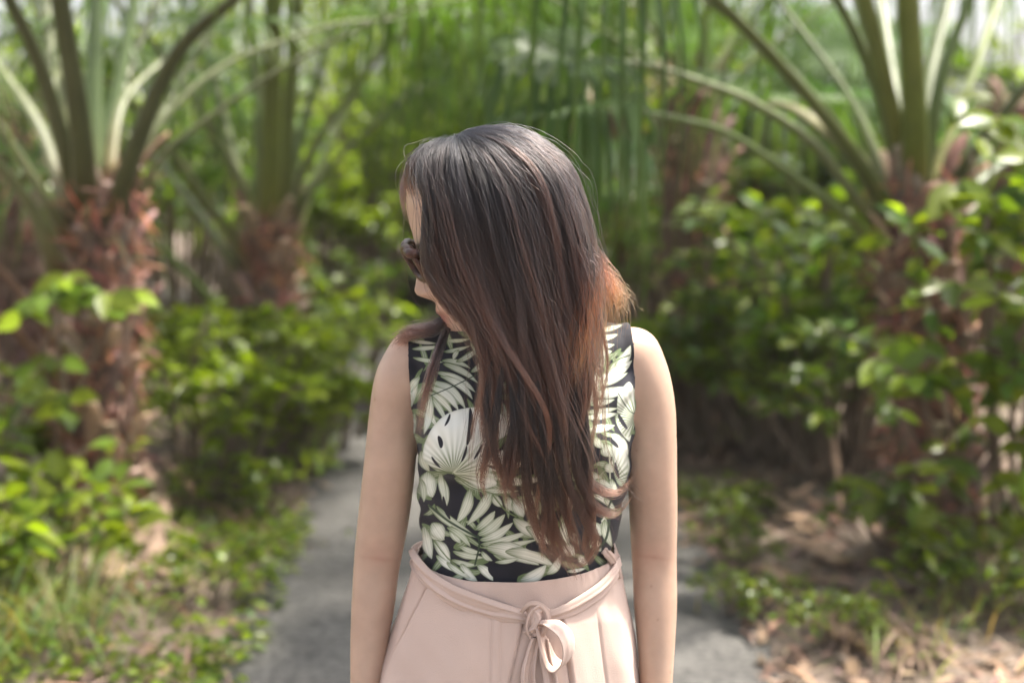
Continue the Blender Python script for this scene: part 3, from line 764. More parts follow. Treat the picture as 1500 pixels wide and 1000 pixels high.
def strands(n, seed, GS=GS, nclump=90, clump=.8, depth=.030, length=(.66, 1.0), frizz=.0012, wave=.004, s_range=(0, 1), relief=.007):
    """returns (points, shade): strands gathered into clumps that lie at slightly different heights"""
    r = np.random.default_rng(seed)
    s = r.uniform(*s_range, n)
    cs_ = np.sort(r.uniform(s_range[0], s_range[1], nclump)); cl = r.uniform(0, 1, nclump)
    clen = r.uniform(*length, nclump); cshade = np.clip(r.normal(.5, .28, nclump), 0, 1); ch = r.normal(0, relief, nclump); drift = r.normal(0, .017, nclump)
    lay = r.beta(1.2, 1.4, n)
    j = np.argmin(np.abs(s[:, None] + r.normal(0, .008, n)[:, None] - cs_[None, :]) + .05 * np.abs(lay[:, None] - cl[None, :]), 1)
    own = sheet(s, GS); cen = sheet(np.clip(cs_[j], 0, 1), GS)
    def put(base, lay_):                                            # inner layers sit deeper; over the crown that is downwards
        dv = np.zeros((len(lay_), NPT, 3)); wgt = np.clip((TT - .08) / .14, 0, 1)
        dv[..., 1] = lay_[:, None] * depth * wgt; dv[..., 2] = -lay_[:, None] * depth * .45 * (1 - wgt)
        return base + dv
    own = put(own, lay); cen = put(cen, cl[j])
    k = clump * (.25 * np.clip((TT - .06) / .1, 0, 1) + .75 * np.clip((TT - .25) / .5, 0, 1) ** .9)[None, :, None] * r.uniform(.5, 1.1, n)[:, None, None]
    p = own * (1 - k) + cen * k
    mid = np.clip((TT - .12) / .2, 0, 1)[None, :]
    p[..., 1] += ch[j][:, None] * mid
    calm = np.clip(cs_[j] / .2, .2, 1)[:, None]                      # the front edge lies close to the face
    low = np.clip((TT - .45) / .5, 0, 1)[None, :] * calm
    p[..., 0] += drift[j][:, None] * low * 1.3
    ph = r.uniform(0, 6.28, (nclump, 3)); fr_ = r.uniform(1.3, 3.0, nclump)
    amp = wave * (.25 * mid + np.clip((TT - .35) / .5, 0, 1)[None, :]) * calm
    p[..., 0] += amp * np.sin(TT[None, :] * 6.28 * fr_[j][:, None] + ph[j, 0][:, None])
    p[..., 1] += amp * .7 * np.sin(TT[None, :] * 6.28 * fr_[j][:, None] * .8 + ph[j, 1][:, None])
    fz = r.normal(0, 1, (n, NPT, 3)); fz = np.cumsum(fz, 1) / math.sqrt(NPT) * 3.0
    p += fz * frizz * np.clip(TT / .3, 0, 1)[None, :, None]
    L = clen[j] * r.uniform(.82, 1.04, n)
    x = np.clip(L[:, None] * TT[None, :], 0, 1) * (NPT - 1); i = np.minimum(x.astype(int), NPT - 2); u = (x - i)[..., None]
    a_ = np.take_along_axis(p, i[..., None].repeat(3, 2), 1); b_ = np.take_along_axis(p, (i + 1)[..., None].repeat(3, 2), 1)
    return a_ * (1 - u) + b_ * u, np.clip(cshade[j] + r.normal(0, .12, n), 0, 1)
def hair_curves(name, sets, mat, parent):
    """sets: list of (points (n,k,3), radius[, shade per strand])"""
    hc = bpy.data.hair_curves.new(name)
    sizes = []; pos = []; rad = []; shd = []
    for p, r0, *sh in sets:
        n, k, _ = p.shape; shd.append(sh[0] if sh else np.full(n, .5)); sizes += [k] * n; pos.append(p.reshape(-1, 3))
        tpr = np.interp(np.linspace(0, 1, k), [0, .6, 1], [1, .95, .25]); rad.append(np.tile(tpr * r0, n))
    hc.add_curves(sizes)
    hc.attributes['position'].data.foreach_set('vector', np.concatenate(pos).ravel().astype(np.float32))
    ra = hc.attributes.get('radius') or hc.attributes.new('radius', 'FLOAT', 'POINT')
    ra.data.foreach_set('value', np.concatenate(rad).astype(np.float32))
    sa = hc.attributes.new('shade', 'FLOAT', 'CURVE'); sa.data.foreach_set('value', np.concatenate(shd).astype(np.float32))
    hc.materials.append(mat)
    o = bpy.data.objects.new(name, hc); COL.objects.link(o); o.parent = parent
    return o

# solid locks under the fine strands
mb = MB()
rl = np.random.default_rng(5)
def lock_colour(t): return np.stack([np.interp(t, [0, .3, .6, 1], c_) for c_ in ((.014, .015, .026, .045), (.012, .012, .016, .024), (.012, .011, .014, .018))], -1)
HC = P(725, 300, -.033)
def locks(GS, n, seed, width, depth, length, inner=0.0):
    rr_ = np.random.default_rng(seed)
    for k in range(n):
        s0 = (k + rr_.random()) / n
        p = sheet(np.array([s0]), GS)[0].copy()
        p[:, 1] += (inner + rr_.random() * depth) * np.clip(TT / .1, 0, 1); p[:, 2] -= (inner + .004) * (1 - np.clip(TT / .1, 0, 1))
        L = rr_.uniform(*length); q = spline(p, NPT)
        q = q[4:max(12, int(NPT * L))]
        t = np.linspace(.09, L, len(q))
        wd = np.interp(t / L, [0, .1, .45, .75, 1], [.25, 1.0, 1.0, .6, .06]) * width * rr_.uniform(.7, 1.2)
        k_ = np.clip((t - .2) / .2, 0, 1)[:, None]
        up_ = unit(q - HC) * (1 - k_) + np.array([0, -1.0, 0]) * k_ * np.sign(.001 + (HC[1] - q[len(q) // 2, 1]))
        tube(mb, q, wd, 8, lock_colour(t), flat=.35, up=up_, cap=False)
locks(GS, 90, 1, .0048, .016, (.40, .62), .013)
locks(GS, 50, 2, .0090, .016, (.38, .54), .030)
# the far side and back of the head: mirrored, hanging behind her far shoulder
GB = np.array([even(g[1:], NPT) for g in GA])
GB[..., 1] = -.066 - GB[..., 1]
for g in GB:
    fall = np.clip((TT - .38) / .3, 0, 1)
    g[:, 0] += fall * np.interp(g[:, 0], [-.15, .15], [.16, .02]); g[:, 1] += fall * .05
locks(GB, 80, 3, .0085, .0, (.45, .7), -.006)
hair = child('hair', mb.mesh('hair', M_lock))

top = strands(8500, 1, depth=.020, clump=.90, frizz=.0006, wave=.013, length=(.44, .95), nclump=80)
accent = strands(900, 15, depth=.012, clump=.6, frizz=.0012, wave=.008, length=(.5, .95))
under = strands(4200, 2, depth=.036, clump=.8, length=(.44, .84), nclump=60, wave=.013)
fly = strands(800, 3, clump=.1, frizz=.0055, length=(.45, 1.05), wave=.010, depth=.006)
far = strands(3000, 4, GS=GB, clump=.5, length=(.5, .8), depth=-.01)
def quick(guides, n, seed, spread, radius, frizz=.0015, npt=28, taper=0.0):
    r = np.random.default_rng(seed)
    g = np.array([spline([P(*q) for q in k], npt) for k in guides]); s = r.uniform(0, len(g) - 1, n) if len(g) > 1 else np.zeros(n)
    i = np.minimum(s.astype(int), max(len(g) - 2, 0)); u = (s - i)[:, None, None]
    p = g[i] * (1 - u) + g[np.minimum(i + 1, len(g) - 1)] * u
    t = np.linspace(0, 1, npt)
    p = p + r.normal(0, 1, (n, 1, 3)) * spread * (.3 + t * (1 - taper) + taper * np.sin(t * 3.14) * .8)[None, :, None]
    p = p + np.cumsum(r.normal(0, 1, (n, npt, 3)), 1) / math.sqrt(npt) * 3 * frizz
    L = r.uniform(.6, 1, n); x = L[:, None] * t[None] * (npt - 1); i = np.minimum(x.astype(int), npt - 2); u = (x - i)[..., None]
    a_ = np.take_along_axis(p, i[..., None].repeat(3, 2), 1); b_ = np.take_along_axis(p, (i + 1)[..., None].repeat(3, 2), 1)
    return (a_ * (1 - u) + b_ * u), radius, np.clip(r.normal(.5, .25, n), 0, 1)
ENDS = [  # separate curling ends, each from the fall of hair down to its tip
 [(786,560,-.146),(796,640,-.150),(800,710,-.148),(812,775,-.142),(836,822,-.138),(846,846,-.136)], [(806,560,-.142),(818,640,-.146),(832,705,-.146),(858,760,-.140),(872,795,-.136),(858,822,-.134),(836,828,-.134)],
 [(826,560,-.138),(838,640,-.142),(846,695,-.142),(868,738,-.138),(900,752,-.130),(926,722,-.118)], [(842,560,-.130),(846,640,-.138),(852,690,-.138),(874,716,-.134),(905,722,-.126),(928,700,-.114)],
 [(760,540,-.144),(768,620,-.150),(770,690,-.152),(778,750,-.146),(798,800,-.142),(822,830,-.138)], [(770,540,-.144),(752,620,-.152),(742,680,-.154),(752,720,-.152),(768,745,-.148)],
 [(736,540,-.144),(726,610,-.150),(714,660,-.152),(706,700,-.152),(712,735,-.150)], [(720,530,-.142),(712,600,-.148),(722,660,-.152),(736,700,-.152),(744,748,-.150)],
 [(796,600,-.146),(806,680,-.148),(826,740,-.142),(842,790,-.138),(848,824,-.136)], [(852,560,-.124),(858,630,-.134),(860,700,-.138),(866,760,-.136),(858,800,-.134),(868,822,-.132)],
 [(776,580,-.148),(786,660,-.150),(800,720,-.148),(806,770,-.144),(816,812,-.140),(838,838,-.138)], [(748,560,-.148),(756,640,-.152),(748,700,-.154),(728,724,-.152)]]
ends = []
for k_, g_ in enumerate(ENDS): ends.append(quick([g_], 120, 400 + k_, .0030, .00030, .0009, 40, .75))
hair_curves('hair_strand', [(top[0], .00036, top[1]), (under[0], .00036, under[1]), (fly[0], .00019), (accent[0], .00042, np.clip(accent[1] + .25, 0, 1)), (far[0], .00038, far[1])] + ends, M_hair, hair)['kind'] = 'stuff'

# loose ends at the back of her neck, backlight glow put into their copper colour, and a lock over her other shoulder
M_hair2 = mat_hair('sunglow_hair_ends', (.02, .010, .008), (.10, .024, .010), (.20, .06, .018), .3, 1.9)
cop = [quick([[(842,360,-.118),(852,410,-.120),(846,470,-.124),(838,530,-.132),(830,575,-.138)], [(856,350,-.085),(872,400,-.092),(872,455,-.100),(862,515,-.114),(852,570,-.126)]], 330, 8, .0085, .00026, .0022),
       quick([[(856,335,.0),(878,390,0.0),(892,430,-.01),(890,480,-.02),(880,530,-.03)], [(856,330,.02),(880,385,.025),(904,418,.025),(922,434,.02),(932,446,.02)]], 190, 18, .008, .00026, .0025)]
hair_curves('sunglow_hair_ends', cop, M_hair2, hair)
tag(bpy.data.objects['sunglow_hair_ends'], 'hair ends behind her neck, sun glow put into their copper colour')
M_hair3 = mat_hair('auburn_hair', (.012, .009, .0085), (.03, .015, .012), (.06, .027, .019))
fringe = quick([[(660,208,-.06),(628,216,-.085),(608,238,-.095),(604,264,-.090),(610,290,-.080)], [(655,208,-.05),(622,218,-.06),(602,242,-.055),(600,268,-.05),(604,288,-.05)], [(655,210,-.02),(622,222,-.02),(604,246,-.015),(600,268,-.01),(602,284,-.01)]], 700, 19, .0030, .00034, .0008)
hair_curves('fringe', [(fringe[0], fringe[1], fringe[2] * .25)], M_hair, hair)
edge = quick([[(640,216,-.09),(620,240,-.108),(622,285,-.120),(619,335,-.126),(619,385,-.128),(632,420,-.131),(652,450,-.133),(677,478,-.135),(706,520,-.143),(720,580,-.148)], [(646,214,-.09),(628,236,-.112),(630,285,-.124),(627,335,-.129),(627,385,-.131),(641,420,-.133),(662,450,-.135),(688,478,-.137),(712,520,-.145),(726,580,-.150)]], 260, 27, .0016, .00030, .0006, 40, .5)
hair_curves('front_lock', [(edge[0], edge[1], edge[2] * .6)], M_hair, hair)
lk = [quick([[(665,452,-.02),(630,474,-.03),(598,484,-.02),(580,498,.0),(572,510,.02)], [(668,462,-.04),(640,484,-.05),(612,488,-.05),(594,492,-.03),(584,500,-.01)]], 240, 9, .0042, .00030, .0012),
      quick([[(652,478,-.06),(640,505,-.09),(628,540,-.105),(618,585,-.11),(611,640,-.11)], [(660,482,-.07),(648,515,-.10),(634,560,-.11),(622,600,-.112),(612,650,-.11)]], 120, 10, .0016, .00026, frizz=.0008),
      quick([[(640,222,.02),(604,240,.03),(590,262,.03),(588,292,.02),(597,330,.02)], [(645,222,.0),(612,236,.01),(597,258,.01),(594,290,.005),(600,322,.0)]], 170, 12, .0016, .00030, .0005)]
hair_curves('loose_lock', lk, M_hair3, hair)
# ================================================================== THE PLACE
M_leaf = mat_tinted('broad_leaf', (.088, .126, .015), rough=.34, spec=.38, translucent=.5, tcol=(1.6, 1.65, .5), noise=.12, nscale=14, rnd=.12)
M_frond = mat_tinted('fan_blade', (.062, .105, .024), rough=.5, spec=.3, translucent=.38, tcol=(1.5, 1.7, .6), noise=.12, nscale=10, rnd=.1)
M_pet = mat_tinted('leaf_stalk', (.115, .13, .062), rough=.45, spec=.35, noise=.18, nscale=12, stretch=(1, 1, .25), rnd=.1)
M_bark = mat_tinted('fibrous_palm_bark', (.18, .132, .105), rough=.85, spec=.2, noise=.4, nscale=24, bump=.6, bscale=90)
M_wood = mat_tinted('shrub_stem', (.14, .105, .075), rough=.8, noise=.25, nscale=30, bump=.3, bscale=120)
M_dry = mat_tinted('dry_frond', (.28, .205, .155), rough=.75, spec=.2, translucent=.12, tcol=(1.2, 1, .8), noise=.25, nscale=25, rnd=.15)
M_litter = mat_tinted('leaf_litter', (.155, .115, .088), rough=.85, spec=.2, noise=.25, nscale=8)
M_grass = mat_tinted('grass_blades', (.16, .20, .06), rough=.5, translucent=.35, tcol=(1.4, 1.5, .6))

def ground_mat(name, c1, c2, c3, s1, s2, rough=.9, bump=.6):
    m, nt = new_mat(name)
    out = node(nt, 'ShaderNodeOutputMaterial'); bs = node(nt, 'ShaderNodeBsdfPrincipled'); bs.inputs['Roughness'].default_value = rough; bs.inputs['Specular IOR Level'].default_value = .25
    tc = node(nt, 'ShaderNodeTexCoord')
    n1 = node(nt, 'ShaderNodeTexNoise', Scale=s1, Detail=8.0, Roughness=.65); n2 = node(nt, 'ShaderNodeTexNoise', Scale=s2, Detail=4.0, Roughness=.7)
    for n_ in (n1, n2): link(nt, tc.outputs['Object'], n_.inputs['Vector'])
    r1 = node(nt, 'ShaderNodeMapRange'); r1.inputs['From Min'].default_value = .38; r1.inputs['From Max'].default_value = .62
    r2 = node(nt, 'ShaderNodeMapRange'); r2.inputs['From Min'].default_value = .42; r2.inputs['From Max'].default_value = .66
    link(nt, n1.outputs['Fac'], r1.inputs['Value']); link(nt, n2.outputs['Fac'], r2.inputs['Value'])
    a = node(nt, 'ShaderNodeMix', data_type='RGBA'); a.inputs[6].default_value = (*c1, 1); a.inputs[7].default_value = (*c2, 1)
    b = node(nt, 'ShaderNodeMix', data_type='RGBA'); b.inputs[7].default_value = (*c3, 1)
    link(nt, r1.outputs['Result'], a.inputs[0]); link(nt, a.outputs[2], b.inputs[6]); link(nt, r2.outputs['Result'], b.inputs[0])
    link(nt, b.outputs[2], bs.inputs['Base Color'])
    bp = node(nt, 'ShaderNodeBump', Strength=bump, Distance=.01); link(nt, n2.outputs['Fac'], bp.inputs['Height']); link(nt, bp.outputs['Normal'], bs.inputs['Normal'])
    link(nt, bs.outputs['BSDF'], out.inputs['Surface'])
    return m
M_soil = ground_mat('forest_soil', (.17, .13, .105), (.25, .195, .16), (.10, .082, .06), 2.2, 34)
M_path = ground_mat('worn_grey_path', (.085, .081, .076), (.135, .129, .121), (.038, .037, .036), 2.6, 45, bump=.9)

# ---- ground and path
gx = np.concatenate([[-150, -60, -25], np.linspace(-12, 12, 61), [25, 60, 150]]); gy = np.concatenate([[-60, -20], np.linspace(-6, 20, 66), [30, 60, 150]])
PATH_C = np.array([[.02, -60.], [.02, -4], [-.05, 2], [-.10, 4.5], [-.30, 6], [-.85, 7.5], [-2.0, 9.3], [-4.5, 11.5], [-12, 14]])
def path_x(y): return np.interp(y, PATH_C[:, 1], PATH_C[:, 0])
GX, GY = np.meshgrid(gx, gy)
def ground_h(x, y):
    d = np.abs(x - path_x(y))
    return np.clip((d - .85) / 1.2, 0, 1) ** 1.5 * .10 + np.clip((d - .8) / .3, 0, 1) * .03 * (1 + np.sin(x * 3.1 + y) * np.sin(y * 2.3)) - .012
mb = MB(); mb.add(np.stack([GX, GY, ground_h(GX, GY)], -1).reshape(-1, 3), grid_faces(len(gy), len(gx), False))
tag(mb.build('ground', M_soil), kind='structure')
ys = np.concatenate([np.linspace(-20, -4, 8), np.linspace(-3.8, 12, 160)]); pc = np.stack([path_x(ys), ys], -1); pc[:, 0] = np.convolve(np.pad(pc[:, 0], 8, mode='edge'), np.ones(17) / 17, 'valid')
tn = unit(np.gradient(pc, axis=0)); sd_ = np.stack([tn[:, 1], -tn[:, 0]], -1)
k_ = np.linspace(-1, 1, 15); mb = MB()
wl = .84 + .05 * np.sin(ys * 3.1) + .03 * np.sin(ys * 7.7 + 1); wr = .80 + .05 * np.sin(ys * 2.7 + 2) + .03 * np.sin(ys * 8.9)
wk = np.where(k_[None] < 0, wl[:, None], wr[:, None]) * k_[None]
v = np.stack([pc[:, 0:1] + sd_[:, 0:1] * wk, pc[:, 1:2] + sd_[:, 1:2] * wk, .012 * (1 - k_[None] ** 4) + 0 * wk], -1)
mb.add(v.reshape(-1, 3), grid_faces(len(ys), 15, False)); tag(mb.build('path', M_path), kind='structure')

# ---- leaves
LT = np.array([0, .12, .32, .55, .78, 1.0]); LW = np.array([.06, .55, .96, 1.0, .62, .02])
def leaf_batch(mb, pos, d, nrm, ln, wd, tint, lod=2, curl=.25, fold=.22, jit=.18, rng=RNG):
    """many single leaves: pos (n,3), pointing along d, upper side nrm"""
    n = len(pos); d = unit(d); s = unit(np.cross(d, nrm)); nn = np.cross(s, d)
    if lod == 2: t, w_ = LT, LW
    elif lod == 1: t, w_ = np.array([0, .35, .7, 1.0]), np.array([.1, 1, .8, .02])
    else: t, w_ = np.array([0, .5, 1.0]), np.array([.05, 1, .02])
    ln = np.broadcast_to(ln, (n,)); wd = np.broadcast_to(wd, (n,))
    cz = -curl * (1 + rng.normal(0, .4, n))[:, None] * t[None] ** 2 * ln[:, None]
    mid = pos[:, None] + d[:, None] * (t[None, :, None] * ln[:, None, None]) + nn[:, None] * cz[..., None]
    off = s[:, None] * (w_[None, :, None] * wd[:, None, None] * .5) ; lift = nn[:, None] * (fold * w_[None, :, None] * wd[:, None, None] * .5)
    V = np.stack([mid - off + lift, mid, mid + off + lift], 2)       # n,t,3,3
    k = len(t); base = (np.arange(n) * k * 3)[:, None, None]
    i = np.arange(k - 1)[None, :, None] * 3; j = np.arange(2)[None, None, :]
    a = base + i + j
    f = np.stack([a, a + 1, a + 4, a + 3], -1).reshape(-1, 4)
    tn_ = np.asarray(tint, float)
    if tn_.ndim == 1: tn_ = np.repeat(tn_[None], n, 0)
    tn_ = tn_ * (1 + rng.normal(0, jit, (n, 1)))
    c = np.repeat(tn_, k * 3, 0).reshape(n, k, 3, 3).copy(); c[:, :, 1] *= 1.18            # paler midrib
    mb.add(V.reshape(-1, 3), f, np.clip(c, .05, 4).reshape(-1, 3))
def rdir(n, rng=RNG): return unit(rng.normal(size=(n, 3)))
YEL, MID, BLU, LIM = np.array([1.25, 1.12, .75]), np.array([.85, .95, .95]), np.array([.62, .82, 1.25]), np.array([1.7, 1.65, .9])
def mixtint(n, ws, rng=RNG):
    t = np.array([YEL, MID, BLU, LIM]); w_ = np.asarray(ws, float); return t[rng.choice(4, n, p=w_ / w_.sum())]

def shrub_mesh(seed, h, r, nst, nleaf, ll, lod=2, ws=(4, 3, 1, 2)):
    """stems and their leaves; returns (stem mesh builder, leaf mesh builder)"""
    g = np.random.default_rng(seed); ms, ml = MB(), MB()
    per = max(4, nleaf // nst)
    for k in range(nst):
        a = g.uniform(0, 6.28); ro = r * math.sqrt(g.uniform(.02, 1)); hh = h * g.uniform(.55, 1.05) * (1 - .35 * (ro / r) ** 2)
        b = np.array([math.cos(a) * ro * .35, math.sin(a) * ro * .35, 0]); tp = np.array([math.cos(a) * ro, math.sin(a) * ro, hh])
        md = (b + tp) / 2 + np.array([g.normal(0, .06), g.normal(0, .06), .12 * h])
        p = spline([b, md, tp, tp + np.array([math.cos(a) * .06, math.sin(a) * .06, -.03]) * h], 14)
        tube(ms, p, np.linspace(.010, .003, 14) * (h / .9) ** .5, 5, (1, 1, 1))
        t = g.uniform(.25, 1.0, per) ** .8; x = t * 13; i = np.minimum(x.astype(int), 12); u = (x - i)[:, None]
        q = p[i] * (1 - u) + p[i + 1] * u
        aa = g.uniform(0, 6.28, per); el = g.normal(.15, .4, per)
        d = np.stack([np.cos(aa) * np.cos(el), np.sin(aa) * np.cos(el), np.sin(el)], -1)
        q = q + d * g.uniform(0, .5, (per, 1)) * ll * 1.2
        nr = unit(np.array([0, 0, 1.0]) + .5 * g.normal(size=(per, 3)))
        sz = ll * g.uniform(.6, 1.25, per)
        leaf_batch(ml, q, d, nr, sz, sz * g.uniform(.45, .62, per), mixtint(per, ws, g), lod, curl=.3, rng=g)
    return ms, ml
SHR = {}
def shrub(kind, loc, sc, rz, label, group, cat='shrub', name='leafy_shrub'):
    e = empty(name, loc, rz, sc); tag(e, label, cat, group)
    if kind not in SHR:
        seed, h, r, nst, nl, ll, lod, ws = SHRUB_KINDS[kind]
        ms, ml = shrub_mesh(seed, h, r, nst, nl, ll, lod, ws)
        SHR[kind] = (ms.mesh('stem', M_wood), ml.mesh('foliage', M_leaf))
    for nm, me in zip(('stem', 'foliage'), SHR[kind]):
        o = bpy.data.objects.new(nm, me); COL.objects.link(o); o.parent = e
    return e
SHRUB_KINDS = {
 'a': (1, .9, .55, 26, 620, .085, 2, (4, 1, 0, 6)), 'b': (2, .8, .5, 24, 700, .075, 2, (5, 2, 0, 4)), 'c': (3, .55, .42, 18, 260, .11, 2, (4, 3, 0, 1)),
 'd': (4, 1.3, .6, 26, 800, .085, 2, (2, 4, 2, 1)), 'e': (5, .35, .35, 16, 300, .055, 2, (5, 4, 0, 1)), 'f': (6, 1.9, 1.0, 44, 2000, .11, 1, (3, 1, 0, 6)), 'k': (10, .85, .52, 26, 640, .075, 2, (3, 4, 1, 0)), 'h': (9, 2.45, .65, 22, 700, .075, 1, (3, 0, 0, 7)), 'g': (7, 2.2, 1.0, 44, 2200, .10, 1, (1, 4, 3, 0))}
def gz(px, py):
    p = G(px, py); return np.array([p[0], p[1], float(ground_h(p[0], p[1]))])

# ---- fan palms
def blade(mb, c, d, n, L, seg=34, spread=2.25, droop=.5, width=.040, split=.42, seed=0, tint=(1, 1, 1)):
    """fan of pleated segments at c, opening along d, upper side n"""
    g = np.random.default_rng(seed); d = unit(d); s = unit(np.cross(d, n)); n = np.cross(s, d)
    a = np.linspace(-spread, spread, seg) + g.normal(0, .02, seg)
    t = np.array([0, .16, .32, .5, .66, .82, 1.0])
    wv = np.array([.012, .55, .95, 1.0, .72, .40, .03])
    ln = L * (1 - .28 * (np.abs(a) / spread) ** 2) * g.uniform(.86, 1.06, seg)
    dirs = np.cos(a)[:, None] * d + np.sin(a)[:, None] * s
    dirs = unit(dirs + n * (.12 - .10 * np.cos(a))[:, None])
    r_ = t[None] * ln[:, None]
    dr = droop * g.uniform(.6, 1.4, seg)
    fall = np.clip(t - split, 0, 1)[None] ** 1.5 * ln[:, None] * dr[:, None] * 2.2
    keep_ = 1 - np.clip(t - split, 0, 1)[None] ** 1.4 * np.clip(dr, 0, 1.2)[:, None] * .75
    mid = c + dirs[:, None] * (r_ * keep_)[..., None] + np.array([0, 0, -1.0]) * fall[..., None]
    mid += n * (.06 * L * np.sin(t * 3.14))[None, :, None]
    sd = unit(np.cross(dirs, n)); nn = np.cross(sd, dirs)
    w_ = wv[None, :, None] * width * .5 * g.uniform(.8, 1.15, (seg, 1, 1))
    V = np.stack([mid - sd[:, None] * w_ - nn[:, None] * w_ * .45, mid, mid + sd[:, None] * w_ - nn[:, None] * w_ * .45], 2)
    k = len(t); b = (np.arange(seg) * k * 3)[:, None, None]; i = np.arange(k - 1)[None, :, None] * 3; j = np.arange(2)[None, None]
    q = b + i + j; f = np.stack([q, q + 1, q + 4, q + 3], -1).reshape(-1, 4)
    col = np.repeat(np.asarray(tint)[None] * (1 + g.normal(0, .1, (seg, 1))), k * 3, 0).reshape(seg, k, 3, 3).copy()
    col[:, -2:] *= np.array([1.25, 1.05, .8])
    mb.add(V.reshape(-1, 3), f, col.reshape(-1, 3))
def frond(parent, pts3, r0, r1, L, droop, seed, tint=(1, 1, 1), ptint=(1, 1, 1), seg=30, stalk_only=False, width=.028, dead=False, spread=2.3):
    """a leaf: its stalk (frond) and the fan at its end (leaf_blade), a child of the stalk"""
    n_ = 22; p = spline(pts3, n_); t = np.linspace(0, 1, n_)
    mb = MB(); g = np.random.default_rng(seed)
    base_c = np.array([1.05, .78, .66]); k = np.clip(t / .22, 0, 1)[:, None]
    col = (base_c * (1 - k) + k) * np.asarray(ptint)
    tube(mb, p, (r0 + (r1 - r0) * t ** .7) * 1.2, 10, col, flat=.55, up=(0, 0, 1))
    inv = Matrix.Translation(-Vector(parent.location))
    o = mb.build('frond', M_dry if dead else M_pet, parent); o.matrix_parent_inverse = inv
    if not stalk_only:
        m2 = MB(); d = unit(p[-1] - p[-3]); up_ = np.array([0, 0, 1.0]); s = np.cross(d, up_)
        if np.linalg.norm(s) < .2: s = np.cross(d, [0, 1, .2])
        n = unit(np.cross(unit(s), d) + g.normal(0, .25, 3))
        blade(m2, p[-1], d, n, L, seg, spread, droop, width, seed=seed, tint=tint)
        b = m2.build('leaf_blade', M_dry if dead else M_frond, o, smooth=False)
    return o
def palm_trunk(parent, base, top, r, seed, nboot=46, shag=700, boot=1.0):
    g = np.random.default_rng(seed); mb = MB()
    n_ = 40; t = np.linspace(0, 1, n_)
    p = base + (top - base) * t[:, None]; H_ = np.linalg.norm(top - base)
    p = np.concatenate([[base - [0, 0, .12]], p]); t = np.concatenate([[0], t])
    rad = r * (1.0 + .25 * np.exp(-t * 6) + .12 * np.sin(t * 9 + seed) + .1 * g.random(len(t)))
    tube(mb, p, rad, 26, np.array([.62, .55, .52])[None] * g.uniform(.8, 1.2, (len(t), 1)), up=(0, 1, 0))
    v = mb.v[-1]; v += noise3(v, 7, seed)[:, None] * (v - np.mean(v, 0)) * [1, 1, 0] * .16
    ga = 2.399
    for k in range(nboot):                                     # old leaf bases, criss-crossed up the trunk
        z = (k + .5) / nboot; a = k * ga + g.normal(0, .12)
        c = base + (top - base) * z; o_ = np.array([math.cos(a), math.sin(a), 0])
        ln = g.uniform(.13, .24) * boot * (1.35 if z < .45 and g.random() < .45 else 1); out_ = g.uniform(.22, .6)
        b0 = c + o_ * r * .78; d = unit(o_ * out_ + np.array([0, 0, 1.0]) + g.normal(0, .12, 3))
        s = np.array([-o_[1], o_[0], 0])
        q = spline([b0 - d * .05, b0 + d * ln * .4, b0 + d * ln * .8 + o_ * .012, b0 + d * ln + o_ * .03], 9)
        shade = np.array([g.uniform(.95, 1.3), g.uniform(.88, 1.2), g.uniform(.85, 1.2)]) * (g.uniform(1.25, 2.0) if g.random() < .42 else g.uniform(.7, 1.15))
        tube(mb, q, np.linspace(.062, .026, 9) * boot * g.uniform(.7, 1.1), 9, np.outer(np.linspace(.8, 1.2, 9), shade), flat=.38, up=o_)
    q0 = np.zeros((shag, 3)); z = g.uniform(0, 1.02, shag); a = g.uniform(0, 6.28, shag)
    o_ = np.stack([np.cos(a), np.sin(a), 0 * a], -1)
    q0 = base + (top - base) * z[:, None] + o_ * r * g.uniform(.95, 1.25, (shag, 1))
    d = unit(o_ * .5 + np.array([0, 0, 1]) * g.normal(-.1, .8, (shag, 1)) + g.normal(0, .5, (shag, 3)))
    tn = np.stack([g.uniform(1.0, 1.9, shag), g.uniform(.7, 1.2, shag), g.uniform(.6, 1.0, shag)], -1)
    leaf_batch(mb, q0, d, o_, g.uniform(.04, .15, shag), g.uniform(.004, .014, shag), tn, 1, rng=g)
    inv = Matrix.Translation(-Vector(parent.location))
    o = mb.build('trunk', M_bark, parent); o.matrix_parent_inverse = inv
    return o
def pxpath(pts, y0, y1, ext=1.0, droop=.25, out_=.6):
    """stalk through photo pixels, its depth running y0 -> y1, carried on past the last point by ext metres"""
    k = len(pts); q = [P(x, y, y0 + (y1 - y0) * (i / (k - 1))) for i, (x, y) in enumerate(pts)]
    d = unit(q[-1] - q[-2]); 
    if ext > 0:
        q.append(q[-1] + d * ext * .5 + np.array([0, 0, -droop * ext * .18])); q.append(q[-1] + d * ext * .5 + np.array([0, 0, -droop * ext * .6]))
    return q
PG = 'fan palms along the path'
